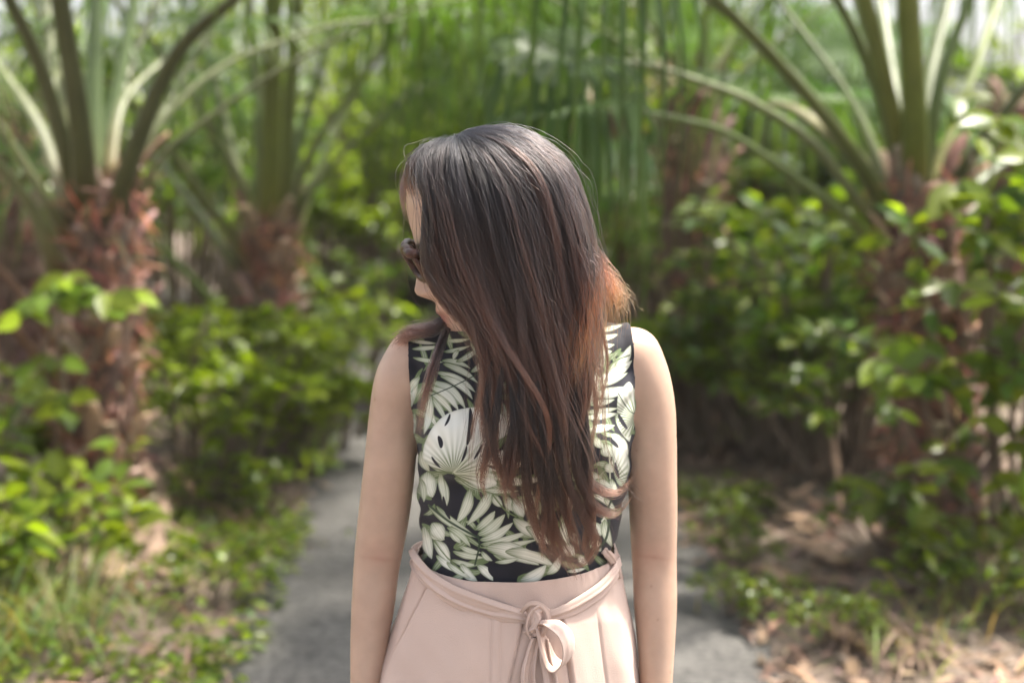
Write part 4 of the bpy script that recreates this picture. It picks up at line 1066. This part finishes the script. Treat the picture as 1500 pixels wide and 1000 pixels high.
# near palm on the left
b = gz(150, 800); palm = empty('fan_palm', b); tag(palm, 'nearest fan palm left of the path, shaggy red brown trunk and many grey stalks', 'palm tree', PG)
yb = b[1]; palm_trunk(palm, b, P(160, 262, yb), .100, 3, 64, 1300, .86)
for i, (pts, y1, r0, ext) in enumerate([
 ([(128, 330), (118, 190), (88, 0)], -.5, .042, .7), ([(140, 300), (138, 160), (141, 0)], .2, .036, .8), ([(152, 310), (160, 200), (198, 0)], .5, .034, .8), ([(160, 350), (190, 240), (255, 85), (342, 0)], -.5, .042, .6),
 ([(172, 320), (208, 222), (262, 150), (330, 95), (410, 62)], .3, .026, .5), ([(180, 330), (232, 235), (302, 176), (385, 118), (470, 70)], -.1, .020, .6), ([(98, 350), (60, 280), (0, 185)], -.2, .030, .6), ([(118, 310), (96, 220), (58, 95), (14, 0)], -.4, .038, .6),
 ([(104, 330), (60, 190), (0, 100)], .4, .028, .6), ([(84, 400), (50, 310), (0, 245)], -.3, .034, .7), ([(160, 260), (172, 170), (195, 128), (236, 92)], .5, .022, .5), ([(100, 300), (80, 170), (70, 0)], .6, .024, .8),
 ([(150, 290), (180, 130), (230, 0)], .9, .022, .8), ([(120, 320), (95, 130), (50, 0)], .9, .026, .8), ([(165, 330), (230, 180), (300, 60)], 1.0, .020, .8)]):
    frond(palm, pxpath(pts, yb - .02, yb + y1, ext), r0, r0 * .38, .75, .55, 100 + i, ptint=(np.array([.55, .55, .5]) if i in (0, 3, 7) else np.array([.75, .95, .7]) if i in (1, 2) else np.array([1.1, 1.08, 1.1])))
for i, (pts, y1) in enumerate([([(95, 530), (50, 455), (0, 395)], -.2), ([(90, 575), (40, 505), (0, 465)], -.3), ([(120, 660), (60, 610), (0, 582)], -.25)]):
    frond(palm, pxpath(pts, yb - .08, yb + y1, .5, .6), .024, .012, .5, .9, 130 + i, dead=True, ptint=(.62, .52, .46), tint=(.8, .7, .6))
# palm further back on the left
b = gz(402, 655); palm = empty('fan_palm', b); tag(palm, 'fan palm further back on the left, thick olive stalks rising from slim trunk', 'palm tree', PG)
yb = b[1]; palm_trunk(palm, b, P(396, 318, yb), .105, 5, 56, 800, .85)
for i, (pts, y1, r0, ext, tn) in enumerate([
 ([(392, 380), (398, 200), (400, 0)], -.4, .050, .6, (.95, 1.0, .5)), ([(404, 370), (420, 200), (436, 0)], -.2, .044, .7, (.8, .85, .5)), ([(385, 380), (382, 220), (372, 60), (365, 0)], .3, .030, .7, (1.2, 1.25, 1.1)), ([(378, 360), (352, 270), (300, 170), (255, 105)], -.3, .036, .6, (1.1, 1.1, 1.05)),
 ([(365, 390), (325, 325), (285, 270), (248, 218)], -.4, .034, .6, (1.15, 1.15, 1.1)), ([(350, 400), (305, 330), (240, 247)], .1, .032, .5, (.9, 1.0, .8)), ([(412, 350), (432, 280), (462, 215), (505, 150)], -.2, .032, .6, (1.1, 1.1, 1.1)), ([(430, 330), (450, 288), (490, 238), (540, 190)], -.1, .030, .5, (1.1, 1.1, 1.0)),
 ([(350, 470), (320, 450), (265, 392), (207, 340)], -.5, .034, .5, (.85, 1.05, .7)), ([(415, 400), (470, 240), (560, 60)], .5, .028, .6, (.9, 1, .7)), ([(380, 380), (330, 180), (290, 0)], .6, .03, .7, (.8, .9, .6)), ([(408, 380), (440, 200), (500, 0)], .3, .03, .7, (.7, .8, .5))]):
    frond(palm, pxpath(pts, yb, yb + y1, ext), r0, r0 * .42, .8, .6, 200 + i, ptint=tn)
# near palm on the right
b = gz(1372, 830); palm = empty('fan_palm', b); tag(palm, 'near fan palm right of the path, one upright dark stalk above mauve brown trunk', 'palm tree', PG)
yb = b[1]; palm_trunk(palm, b, P(1345, 268, yb), .125, 8, 64, 1200, .88)
for i, (pts, y1, r0, ext, tn) in enumerate([
 ([(1338, 300), (1340, 180), (1330, 0)], -.4, .044, .8, (.75, .85, .35)), ([(1318, 330), (1285, 280), (1220, 185), (1130, 82), (1048, 0)], -.4, .040, .5, (.72, .8, .48)), ([(1300, 345), (1255, 292), (1190, 210), (1105, 152), (1040, 125)], -.2, .032, .5, (1.25, 1.3, 1.2)),
 ([(1290, 370), (1235, 312), (1133, 238), (1060, 193), (1000, 176)], -.3, .027, .4, (1.0, 1.2, .8)), ([(1325, 290), (1296, 160), (1262, 70), (1226, 0)], -.1, .032, .7, (.65, .72, .45)), ([(1330, 280), (1300, 140), (1252, 0)], .2, .024, .7, (.6, .7, .4)),
 ([(1300, 300), (1258, 165), (1165, 32)], .3, .022, .6, (.65, .75, .5)), ([(1350, 290), (1378, 120), (1420, 0)], .1, .028, .7, (.6, .75, .35)), ([(1370, 320), (1415, 242), (1500, 130)], -.2, .036, .6, (.5, .55, .42)), ([(1355, 290), (1425, 110), (1462, 0)], .5, .018, .6, (1.4, 1.5, 1.1)),
 ([(1310, 350), (1265, 265), (1190, 140), (1110, 60), (1060, 20)], .3, .028, .5, (1.25, 1.3, 1.2)), ([(1315, 320), (1240, 215), (1195, 180)], .3, .045, .3, (1.5, 1.25, 1.3)), ([(1345, 280), (1360, 120), (1390, 0)], .6, .028, .8, (.7, .8, .5)), ([(1360, 330), (1440, 260), (1500, 220)], .4, .026, .5, (.6, .7, .5)), ([(1330, 290), (1310, 130), (1290, 0)], .8, .024, .8, (.7, .8, .5))]):
    frond(palm, pxpath(pts, yb, yb + y1, ext), r0, r0 * .42, .75 if i not in (2, 3) else .6, .5 if i not in (1, 2, 3) else 1.15, 300 + i, ptint=tn, tint=(.62, .72, .5) if i in (1, 2, 3) else (1, 1, .9))

q0 = P(1335, 280, yb); fr_ = [np.array(q0), np.array(q0) + [-.35, -.5, .75], np.array([.55, 1.4, 2.72]), np.array([.41, .78, 2.78])]
frond(palm, fr_, .03, .012, .85, .12, 399, seg=18, spread=.42, width=.045, ptint=(.8, .9, .5))  # added frond out of view, shaped to keep the sun off her head
# palms standing behind, whose fans hang over the path
def wild_palm(loc, h, nf, seed, label, reach=1.3, L=.8, droop=.7, el=(.2, 1.3), az=None, tint=(1, 1, 1), bootn=36):
    g = np.random.default_rng(seed); e = empty('fan_palm', loc); tag(e, label, 'palm tree', PG); loc = np.asarray(loc, float)
    palm_trunk(e, loc, loc + np.array([g.normal(0, .08), g.normal(0, .08), h]), .13, seed, bootn, 300)
    for k in range(nf):
        a = (g.uniform(*az) if az else k * 2.399 + g.normal(0, .2)); ee = g.uniform(*el); rr_ = reach * g.uniform(.8, 1.15)
        d = np.array([math.cos(a) * math.cos(ee), math.sin(a) * math.cos(ee), math.sin(ee)]); b0 = loc + np.array([0, 0, h * .96]) + d * .06
        out_ = np.array([math.cos(a), math.sin(a), 0])
        frond(e, [b0, b0 + d * rr_ * .5, b0 + d * rr_ * .85 + out_ * .05 - np.array([0, 0, .05]), b0 + d * rr_ + out_ * .16 - np.array([0, 0, .14])], .022, .010, L * g.uniform(.85, 1.1), droop * g.uniform(.7, 1.3), seed * 50 + k, tint=np.asarray(tint) * g.uniform(.75, 1.25), ptint=(.95, 1.05, .8))
    return e
def at(px, Y): 
    x = P(px, 500, Y)[0]; return (x, Y, float(ground_h(np.array(x), np.array(Y))))
wild_palm(at(1015, 5.0), 1.7, 8, 51, 'tall fan palm just right of her shoulder, its fans hanging above her head', 1.2, .9, .9, (.5, 1.2), tint=(.9, 1.0, .7))
wild_palm(at(1085, 6.6), 1.05, 14, 32, 'low fan palm right of her shoulder with round pleated fans', 1.0, .75, .45, (.05, 1.2), tint=(.8, 1.0, 1.1))
wild_palm(at(1190, 8.2), 1.1, 12, 33, 'fan palm deep in shade behind the grey stalks on the right', 1.0, .8, .6, (.05, 1.2), tint=(.7, .9, .9))
wild_palm(at(872, 6.6), 1.55, 7, 38, 'fan palm half hidden behind her hair, fans drooping in long threads', 1.1, .95, 1.3, (.6, 1.25), tint=(1.0, 1.15, .6))
wild_palm(at(40, 5.4), 1.5, 6, 35, 'fan palm behind the nearest left palm, mostly screened by it', 1.1, .8, .6, (.1, 1.1), tint=(.95, 1.05, .8))
wild_palm(at(1490, 5.8), 1.5, 6, 36, 'fan palm at the far right edge behind the climbing leaves', 1.1, .8, .6, (.1, 1.0), tint=(.9, 1.0, .8))
wild_palm(at(860, 8.6), 1.3, 7, 37, 'farthest fan palm straight behind the woman, fans against bright leaves', 1.2, .9, .9, (.4, 1.2), tint=(1.0, 1.1, .6))

# ---- shrubs
GL, GR = 'yellow green shrubs left of the path', 'shrubs along the right verge'
for q in [
 ('a', 300, 735, 1.0, 'bushy yellow green shrub between the two left palms', GL), ('b', 352, 700, 1.0, 'fine leaved shrub at the foot of the slim left palm', GL), ('a', 470, 650, .95, 'rounded shrub where the path bends out of sight on the left', GL),
 ('d', 520, 600, .8, 'upright shrub just left of her elbow beyond the path', GL), ('c', 0, 800, 1.1, 'large leaved plant at the left edge before the stalks', GL),
 ('c', 35, 915, .85, 'big leaved plant low in the left corner by the grass', GL), ('b', 430, 690, .7, 'low shrub on the litter left of the path', GL), ('e', 285, 900, .7, 'low seedling patch nearest the left edge of the path', GL), ('e', 380, 760, .9, 'small weed clump beside the path below the slim palm', GL),
 ('k', 1065, 672, .9, 'leafy shrub just right of her arm', GR), ('k', 1150, 692, 1.0, 'olive green shrub beside the long fallen stalk', GR), ('k', 1240, 735, .9, 'shrub in front of the near right trunk', GR), ('d', 1120, 655, 1.0, 'taller dark shrub behind the olive ones on the right', GR), ('d', 1230, 690, 1.15, 'dark upright shrub left of the near right trunk', GR),
 ('d', 1470, 830, 1.15, 'dark tall shrub at the right edge beside the trunk', GR), ('e', 1320, 850, .9, 'low bush under the near right trunk', GR), ('e', 1078, 830, .55, 'bright weed strip at the right edge of the path', GR), ('e', 1065, 775, .6, 'smallest weed clump on the right edge of the path', GR), ('e', 1230, 960, .55, 'weed clump among the litter at the bottom right', GR), ('c', 1425, 915, .6, 'soft leaved plant low in the right corner', GR), ('k', 1000, 655, .8, 'shrub peeping out behind her upper arm on the right', GR), ('e', 1100, 905, .55, 'tiny bright seedlings on the lower right verge', GR)]:
    kd, px, py, sc, lab, gr = q
    shrub(kd, gz(px, py), sc, (px * 7.3) % 6.28, lab, gr)
GB_ = 'tall bushes closing off the view'
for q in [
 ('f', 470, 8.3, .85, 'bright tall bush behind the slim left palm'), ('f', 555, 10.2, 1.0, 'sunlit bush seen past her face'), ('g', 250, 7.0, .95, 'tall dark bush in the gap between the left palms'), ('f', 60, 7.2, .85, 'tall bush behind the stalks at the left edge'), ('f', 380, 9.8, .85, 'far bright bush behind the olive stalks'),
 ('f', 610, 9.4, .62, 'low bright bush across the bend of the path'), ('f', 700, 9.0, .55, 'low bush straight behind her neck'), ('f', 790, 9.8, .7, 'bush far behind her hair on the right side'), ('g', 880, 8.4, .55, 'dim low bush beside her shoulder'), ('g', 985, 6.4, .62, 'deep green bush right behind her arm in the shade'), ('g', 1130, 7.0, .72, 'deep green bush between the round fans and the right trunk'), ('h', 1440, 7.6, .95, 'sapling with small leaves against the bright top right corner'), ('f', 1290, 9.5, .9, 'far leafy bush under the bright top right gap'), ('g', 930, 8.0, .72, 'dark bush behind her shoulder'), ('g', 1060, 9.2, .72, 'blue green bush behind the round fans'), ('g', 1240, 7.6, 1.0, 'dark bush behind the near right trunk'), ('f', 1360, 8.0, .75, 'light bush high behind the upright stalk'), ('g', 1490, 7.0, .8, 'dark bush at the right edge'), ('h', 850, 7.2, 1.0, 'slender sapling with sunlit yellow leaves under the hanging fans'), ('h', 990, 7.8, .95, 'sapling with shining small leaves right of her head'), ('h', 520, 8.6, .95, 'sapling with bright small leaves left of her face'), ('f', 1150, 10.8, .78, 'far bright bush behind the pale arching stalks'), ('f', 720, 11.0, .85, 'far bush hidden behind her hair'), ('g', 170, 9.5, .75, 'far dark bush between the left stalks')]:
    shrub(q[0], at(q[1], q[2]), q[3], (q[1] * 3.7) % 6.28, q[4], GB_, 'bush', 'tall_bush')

# ---- climbing leaves
def vine(label, sprigs, y, ll, seed, root):
    g = np.random.default_rng(seed); e = empty('climbing_vine', root); tag(e, label, 'vine', 'leafy vines climbing the palms')
    ms, ml = MB(), MB(); root = np.asarray(root)
    for k, (px, py, n, s) in enumerate(sprigs):
        yy = y + g.normal(0, .12); c = P(px, py, yy)
        b = root + np.array([g.normal(0, .06), g.normal(0, .06), max(.0, (c[2] - root[2]) * .55)]) 
        p = spline([b, (b + c) / 2 + np.array([g.normal(0, .05), -.06, .08]), c + [0, 0, .04], c + np.array([g.normal(0, .08), -.08, -.03])], 16)
        tube(ms, p, np.linspace(.006, .0025, 16), 5)
        t = np.linspace(.62, 1, n) * 15; i = np.minimum(t.astype(int), 14); q = p[i]
        aa = np.arange(n) * 2.2 + g.uniform(0, 6); el = g.normal(-.15, .35, n)
        d = np.stack([np.cos(aa) * np.cos(el), -np.abs(np.sin(aa)) * np.cos(el) * .7 - .15, np.sin(el)], -1)
        nr = unit(np.array([0, -.55, .9]) + .3 * g.normal(size=(n, 3)))
        sz = ll * s * g.uniform(.75, 1.2, n)
        leaf_batch(ml, q, d, nr, sz, sz * .52, mixtint(n, (4, 4, 0, 2), g) * 1.1, 2, curl=.2, rng=g)
    inv = Matrix.Translation(-Vector(e.location))
    for nm, m_, mt in (('stem', ms, M_wood), ('foliage', ml, M_leaf)):
        o = m_.build(nm, mt, e); o.matrix_parent_inverse = inv
yr = gz(1372, 830)[1]
vine('vine with big bright leaves up the near right trunk', [(1415, 285, 6, 1.1), (1450, 310, 6, 1), (1485, 245, 6, 1), (1400, 160, 5, .9), (1465, 195, 6, 1), (1440, 345, 5, .8), (1495, 325, 6, .8)], yr - .35, .125, 41, gz(1395, 830) + [0, -.2, 0])
vine('vine with paired leaves hanging over the right edge', [(1390, 430, 6, 1), (1460, 440, 7, 1), (1500, 470, 6, 1), (1440, 390, 6, .9), (1490, 545, 6, 1), (1440, 570, 6, .8)], yr - .4, .12, 42, gz(1480, 850))
vine('vine with drooping leaf tufts midway up the right trunk', [(1345, 515, 8, 1.1), (1285, 540, 7, 1), (1370, 560, 7, 1), (1415, 640, 6, .9), (1480, 650, 6, 1), (1300, 600, 5, .8)], yr - .35, .12, 43, gz(1350, 840) + [0, -.2, 0])
vine('vine leaves low on the right trunk above the litter', [(1310, 720, 8, 1.1), (1340, 700, 6, 1), (1460, 720, 7, 1), (1400, 690, 6, .9), (1490, 760, 6, .9), (1250, 715, 5, .9)], yr - .4, .115, 44, gz(1330, 860))
yl = gz(150, 800)[1]
vine('small vine with yellow green leaves across the left trunk', [(100, 420, 7, 1.1), (150, 445, 6, 1.1), (75, 450, 5, .9), (190, 440, 4, .9)], yl - .32, .125, 45, gz(110, 815) + [0, -.15, 0])
vine('vine with broad leaves at the left edge below the dry stalks', [(85, 540, 6, 1.0), (30, 570, 5, 1.1), (95, 590, 5, 1.0), (10, 640, 6, 1), (170, 660, 4, .9)], yl - .3, .12, 46, gz(60, 830))

# ---- trees beyond
def crown_mesh(seed, r, h, n, ll, ws):
    g = np.random.default_rng(seed); ml = MB(); ncl = 26
    cc = np.stack([g.normal(0, .5, ncl) * r, g.normal(0, .5, ncl) * r, g.uniform(-.5, .55, ncl) * h], -1); cr = g.uniform(.22, .45, ncl) * r
    j = g.integers(0, ncl, n); q = cc[j] + rdir(n, g) * (cr[j] * g.uniform(.3, 1.0, n) ** .5)[:, None]
    d = unit(rdir(n, g) + [0, 0, -.3]); nr = unit(rdir(n, g) * .8 + [0, 0, 1])
    sz = ll * g.uniform(.6, 1.3, n); leaf_batch(ml, q, d, nr, sz, sz * .5, mixtint(n, ws, g), 0, rng=g)
    return ml, cc
CR = {}
def tree(kind, loc, h, sc, rz, label):
    e = empty('woodland_tree', loc, rz, sc); tag(e, label, 'tree', 'woodland trees closing the background')
    if kind not in CR:
        ml, cc = crown_mesh(*{'p': (61, 1.9, 3.2, 2200, .18, (4, 3, 0, 4)), 'q': (62, 1.8, 3.4, 2000, .18, (3, 4, 1, 1)), 'r': (63, 2.0, 3.0, 2300, .20, (1, 4, 2, 0))}[kind])
        g = np.random.default_rng(5); mt = MB()
        tp = spline([[0, 0, -.1], [.08, .02, 1.0], [-.05, .06, 2.1], [.05, 0, 3.4]], 20); tube(mt, tp, np.linspace(.16, .05, 20), 10)
        for c_ in cc[:12]: tube(mt, spline([tp[10], (tp[12] + c_ + [0, 0, 2.6]) / 2 + [0, 0, .2], c_ + [0, 0, 2.6]], 10), np.linspace(.045, .01, 10), 6)
        for a_ in ml.v: a_[:, 2] += 2.6
        CR[kind] = (mt.mesh('trunk', M_wood), ml.mesh('crown', M_leaf))
    for nm, me in zip(('trunk', 'crown'), CR[kind]):
        o = bpy.data.objects.new(nm, me); COL.objects.link(o); o.parent = e
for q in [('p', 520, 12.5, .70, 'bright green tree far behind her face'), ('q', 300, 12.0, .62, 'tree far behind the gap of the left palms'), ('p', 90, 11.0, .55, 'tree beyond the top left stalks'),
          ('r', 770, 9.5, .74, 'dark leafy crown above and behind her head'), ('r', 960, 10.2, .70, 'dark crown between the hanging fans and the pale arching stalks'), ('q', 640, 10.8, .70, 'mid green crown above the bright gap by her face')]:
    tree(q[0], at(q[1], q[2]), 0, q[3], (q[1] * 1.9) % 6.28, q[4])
# the wood beyond, one mass
g = np.random.default_rng(77); n = 10000; ml = MB()
x = g.uniform(-17, 17, n); y = g.uniform(17, 26, n); top = 1.75 + .35 * np.sin(x * .9 + 1) + .3 * np.sin(x * 2.3) - .6 * np.exp(-((x - 5.5) / 2.6) ** 2) + .3 * np.exp(-((x + 4) / 2) ** 2) - .15
q = np.stack([x, y, top * g.uniform(0, 1, n) ** .8], -1); sz = g.uniform(.18, .4, n)
n2 = 9000; y2 = g.uniform(2.5, 17, n2); x2 = g.choice([-1, 1], n2) * (.37 * (y2 + 2) + 1.3 + g.uniform(0, 7, n2)); top2 = 1.5 + .5 * np.sin(x2 * 1.7) + .4 * np.sin(y2 * 1.3)
q = np.concatenate([q, np.stack([x2, y2, top2 * g.uniform(0, 1, n2)], -1)]); sz = np.concatenate([sz, g.uniform(.12, .26, n2)]); n = n + n2
leaf_batch(ml, q, rdir(n, g), unit(rdir(n, g) + [0, -.3, .8]), sz, sz * .55, mixtint(n, (3, 2, 0, 5), g), 0, rng=g)
tag(ml.build('far_woods', M_leaf), kind='stuff')

# ---- verge: litter, ground cover, grass
def verge(n, g, ymin, ymax, dmin, dmax, pw=1.0):
    y = g.uniform(ymin, ymax, n); sd = g.choice([-1, 1], n); d = dmin + (dmax - dmin) * g.uniform(0, 1, n) ** pw
    x = path_x(y) + sd * d; return np.stack([x, y, ground_h(x, y)], -1), sd
g = np.random.default_rng(90); ml = MB()
p, sd = verge(12000, g, 1.0, 8.0, .78, 2.6, 1.5); p[:, 2] += g.uniform(.003, .03, len(p))
tn = np.stack([g.uniform(.6, 1.6, len(p)), g.uniform(.6, 1.5, len(p)), g.uniform(.55, 1.4, len(p))], -1); tn[:, 1:] = tn[:, :1] * g.uniform(.82, 1.05, (len(p), 2))
d = rdir(len(p), g) * [1, 1, .15]
leaf_batch(ml, p, d, unit(rdir(len(p), g) * .35 + [0, 0, 1]), g.uniform(.02, .11, len(p)) * g.uniform(.5, 1.2, len(p)), g.uniform(.003, .020, len(p)), tn, 1, curl=.15, rng=g)
p, sd = verge(1900, g, 1.0, 7.0, .76, 2.2, 1.3); p[:, 2] += g.uniform(.01, .045, len(p))
tn = np.array([1.25, 1.12, 1.0]) * g.uniform(.55, 1.35, (len(p), 1)) * g.uniform(.9, 1.08, (len(p), 3))
leaf_batch(ml, p, rdir(len(p), g) * [1, 1, .2], unit(rdir(len(p), g) * .5 + [0, 0, 1]), g.uniform(.06, .20, len(p)), g.uniform(.012, .042, len(p)), tn, 1, curl=.3, rng=g)
tag(ml.build('leaf_litter', M_litter), 'tan and grey fallen leaf bits strewn along both verges', kind='stuff')
ml = MB(); NP_ = 5200
p, sd = verge(NP_, g, 1.2, 7.5, .74, 3.0, 1.4)
cl = noise3(p * [1, 1, 0], .55, 12) + np.where(sd < 0, .36, -.55); bare = sum(np.exp(-(np.linalg.norm((p - gz(*c_))[:, :2], axis=1) / r_) ** 2) for c_, r_ in (((215, 800), .32), ((1170, 800), .45), ((1180, 900), .35), ((1280, 930), .3)))
p = p[cl - bare > .12]; n = len(p)
for k in range(5):
    a = g.uniform(0, 6.28, n); hgt = g.uniform(.01, .10, n); q = p + np.stack([np.cos(a) * .03, np.sin(a) * .03, hgt], -1)
    d = np.stack([np.cos(a), np.sin(a), g.normal(.2, .35, n)], -1); sz = g.uniform(.022, .055, n)
    leaf_batch(ml, q, d, unit(rdir(n, g) * .4 + [0, 0, 1]), sz, sz * .6, mixtint(n, (4, 3, 1, 3), g), 1, rng=g)
tag(ml.build('ground_cover', M_leaf), 'low green seedlings spreading over both verges', kind='stuff')
ml = MB()
for (cx, cy, n, h) in [(30, 900, 130, .34), (10, 985, 160, .30), (90, 965, 110, .24), (1485, 905, 120, .30), (1420, 940, 50, .2), (1330, 985, 50, .16), (150, 880, 50, .22), (400, 800, 50, .1), (1110, 880, 60, .10), (1060, 740, 50, .10)]:
    c = gz(cx, cy); a = g.uniform(0, 6.28, n); q = c + np.stack([g.normal(0, .12, n), g.normal(0, .12, n), 0 * a], -1)
    ln = h * g.uniform(.5, 1.3, n); o_ = np.stack([np.cos(a), np.sin(a), 0 * a], -1); d = unit(o_ * g.uniform(.1, .7, (n, 1)) + [0, 0, 1])
    leaf_batch(ml, q, d, unit(o_ * -1 + [0, 0, .4]), ln, .006, np.stack([g.uniform(.8, 1.9, n), g.uniform(.8, 1.5, n), g.uniform(.7, 1.8, n)], -1), 2, curl=-.45 * -1, rng=g)
tag(ml.build('grass', M_grass), 'thin pale grass blades in the lower corners', kind='stuff')

# ---- fallen pieces
DG = 'dry palm pieces fallen on the verges'
def fallen(name, label, cat, pts, w0, w1, seed, tint, lift=.02, fl=.35, frayed=0):
    g = np.random.default_rng(seed); q = [gz(x, y) + np.array([0, 0, lift + lz]) for x, y, lz in pts]
    e = empty(name, q[0]); tag(e, label, cat, DG)
    mb = MB(); p = spline(q, 24); t = np.linspace(0, 1, 24)
    tube(mb, p, (w0 + (w1 - w0) * t) * (1 + .12 * g.normal(size=24)), 9, np.outer(1 + .15 * g.normal(size=24), tint), flat=fl, up=(0, 0, 1))
    if frayed:
        n = frayed; k = g.integers(14, 24, n); d = unit(unit(p[-1] - p[-4]) + g.normal(0, .55, (n, 3)) * [1, 1, .25])
        leaf_batch(mb, p[k], d, unit(rdir(n, g) * .4 + [0, 0, 1]), g.uniform(.12, .34, n), g.uniform(.010, .026, n), np.asarray(tint) * g.uniform(.7, 1.2, (n, 1)), 2, curl=.12, rng=g)
    o = mb.build('stalk', M_dry, e); o.matrix_parent_inverse = Matrix.Translation(-Vector(e.location))
T1, T2, T3 = (1.0, .95, .9), (1.25, 1.15, 1.05), (.75, .72, .70)
fallen('dry_frond', 'curled tan dead frond propped against the left trunk base', 'dry frond', [(205, 770, .10), (180, 800, .12), (168, 850, .03), (172, 890, 0)], .03, .05, 1, T1, frayed=26)
fallen('dry_frond', 'grey brown dead frond spilling from the left trunk toward the path', 'dry frond', [(190, 745, .22), (240, 790, .12), (225, 850, .02)], .02, .03, 2, T3, frayed=34)
fallen('dry_stalk', 'broken pale stalk lying below the slim left palm', 'dry stalk', [(240, 715, .06), (265, 728, .04), (290, 742, .02)], .016, .022, 3, T2)
fallen('dry_frond', 'flattened dead frond beside the shrub on the left verge', 'dry frond', [(300, 760, .03), (330, 768, .02), (352, 780, 0)], .018, .014, 4, T2, frayed=14)
fallen('dry_stalk', 'long straight stalk lying across the right verge', 'dry stalk', [(1075, 722, .03), (1140, 768, .03), (1215, 808, .02)], .020, .030, 5, T1)
fallen('dry_stalk', 'short thick pale stalk in the middle of the right litter', 'dry stalk', [(1160, 815, .02), (1195, 828, .02), (1232, 850, .01)], .030, .036, 6, T2)
fallen('dry_stalk', 'broad pale husk at the right edge of the path', 'dry stalk', [(1095, 842, .01), (1125, 850, .02), (1160, 872, .01)], .030, .046, 7, T2, fl=.2)
fallen('dry_stalk', 'thin pale stalk below the broad husk on the right', 'dry stalk', [(1150, 882, .01), (1175, 892, .01), (1200, 908, .01)], .014, .016, 8, T2)
fallen('dry_frond', 'frayed dead frond in the lower right corner', 'dry frond', [(1250, 905, .02), (1300, 945, .03), (1345, 990, .02)], .016, .012, 9, T3, frayed=30)
fallen('dry_stalk', 'bent pale stalk leaning at the foot of the near right palm', 'dry stalk', [(1395, 850, .02), (1420, 810, .18), (1440, 790, .34)], .016, .014, 10, T3)
fallen('dry_frond', 'pale crumpled leaf at the bottom of the right verge', 'dry frond', [(1200, 930, .02), (1220, 945, .03), (1236, 965, .01)], .03, .04, 11, T2, fl=.25, frayed=6)
fallen('dry_stalk', 'upright broken stick among the right hand shrubs', 'dry stalk', [(1232, 790, .0), (1224, 778, .14), (1216, 765, .26)], .012, .010, 12, T2)
# ------------------------------------------------------------------ light
SUN_EL, SUN_AZ = R(67), R(64)      # azimuth from +Y (behind her) towards +X
w = bpy.data.worlds.new('World'); scene.world = w; w.use_nodes = True
wn = w.node_tree; wn.nodes.clear()
sky = wn.nodes.new('ShaderNodeTexSky'); sky.sky_type = 'NISHITA'; sky.sun_disc = False
sky.sun_elevation = SUN_EL; sky.sun_rotation = SUN_AZ
sky.dust_density = 5.0; sky.air_density = .6; sky.ozone_density = .3
bg = wn.nodes.new('ShaderNodeBackground'); bg.inputs['Strength'].default_value = 0.14
wo = wn.nodes.new('ShaderNodeOutputWorld')
hs = wn.nodes.new('ShaderNodeHueSaturation'); hs.inputs['Saturation'].default_value = .4      # a hazy white sky
wn.links.new(sky.outputs['Color'], hs.inputs['Color']); wn.links.new(hs.outputs['Color'], bg.inputs['Color']); wn.links.new(bg.outputs['Background'], wo.inputs['Surface'])
sl = bpy.data.lights.new('sun', 'SUN'); sl.energy = 3.2; sl.angle = R(3); sl.color = (1, .93, .82)
so = bpy.data.objects.new('sun', sl); COL.objects.link(so)
sd = Vector((math.sin(SUN_AZ) * math.cos(SUN_EL), math.cos(SUN_AZ) * math.cos(SUN_EL), math.sin(SUN_EL)))
so.rotation_euler = sd.to_track_quat('Z', 'Y').to_euler()
so.location = sd * 30

vs = scene.view_settings
scene.display_settings.display_device = 'sRGB'
vs.view_transform = 'Standard'; vs.look = 'None'; vs.gamma = 1; vs.exposure = 1.95; vs.use_curve_mapping = False
cy = scene.cycles
cy.use_denoising = True
cy.max_bounces = 7; cy.diffuse_bounces = 4; cy.glossy_bounces = 3; cy.transmission_bounces = 5; cy.transparent_max_bounces = 6
cy.caustics_reflective = False; cy.caustics_refractive = False
cy.sample_clamp_indirect = 8.0

# ------------------------------------------------------------------ thin veil of air added to lift the blacks
hm, nt = new_mat('black_lift_volume')
ho = node(nt, 'ShaderNodeOutputMaterial'); pv = node(nt, 'ShaderNodeVolumePrincipled')
pv.inputs['Color'].default_value = (.95, .96, .95, 1); pv.inputs['Density'].default_value = .0009; pv.inputs['Anisotropy'].default_value = .2
link(nt, pv.outputs['Volume'], ho.inputs['Volume'])
mb = MB(); X0, X1, Y0, Y1, Z0, Z1 = -160, 160, -62, 160, -1.1, 6.0
mb.add([(x, y, z_) for z_ in (Z0, Z1) for y in (Y0, Y1) for x in (X0, X1)], [(0, 2, 3, 1), (4, 5, 7, 6), (0, 1, 5, 4), (2, 6, 7, 3), (0, 4, 6, 2), (1, 3, 7, 5)])
tag(mb.build('added_haze', hm, smooth=False), kind='stuff')
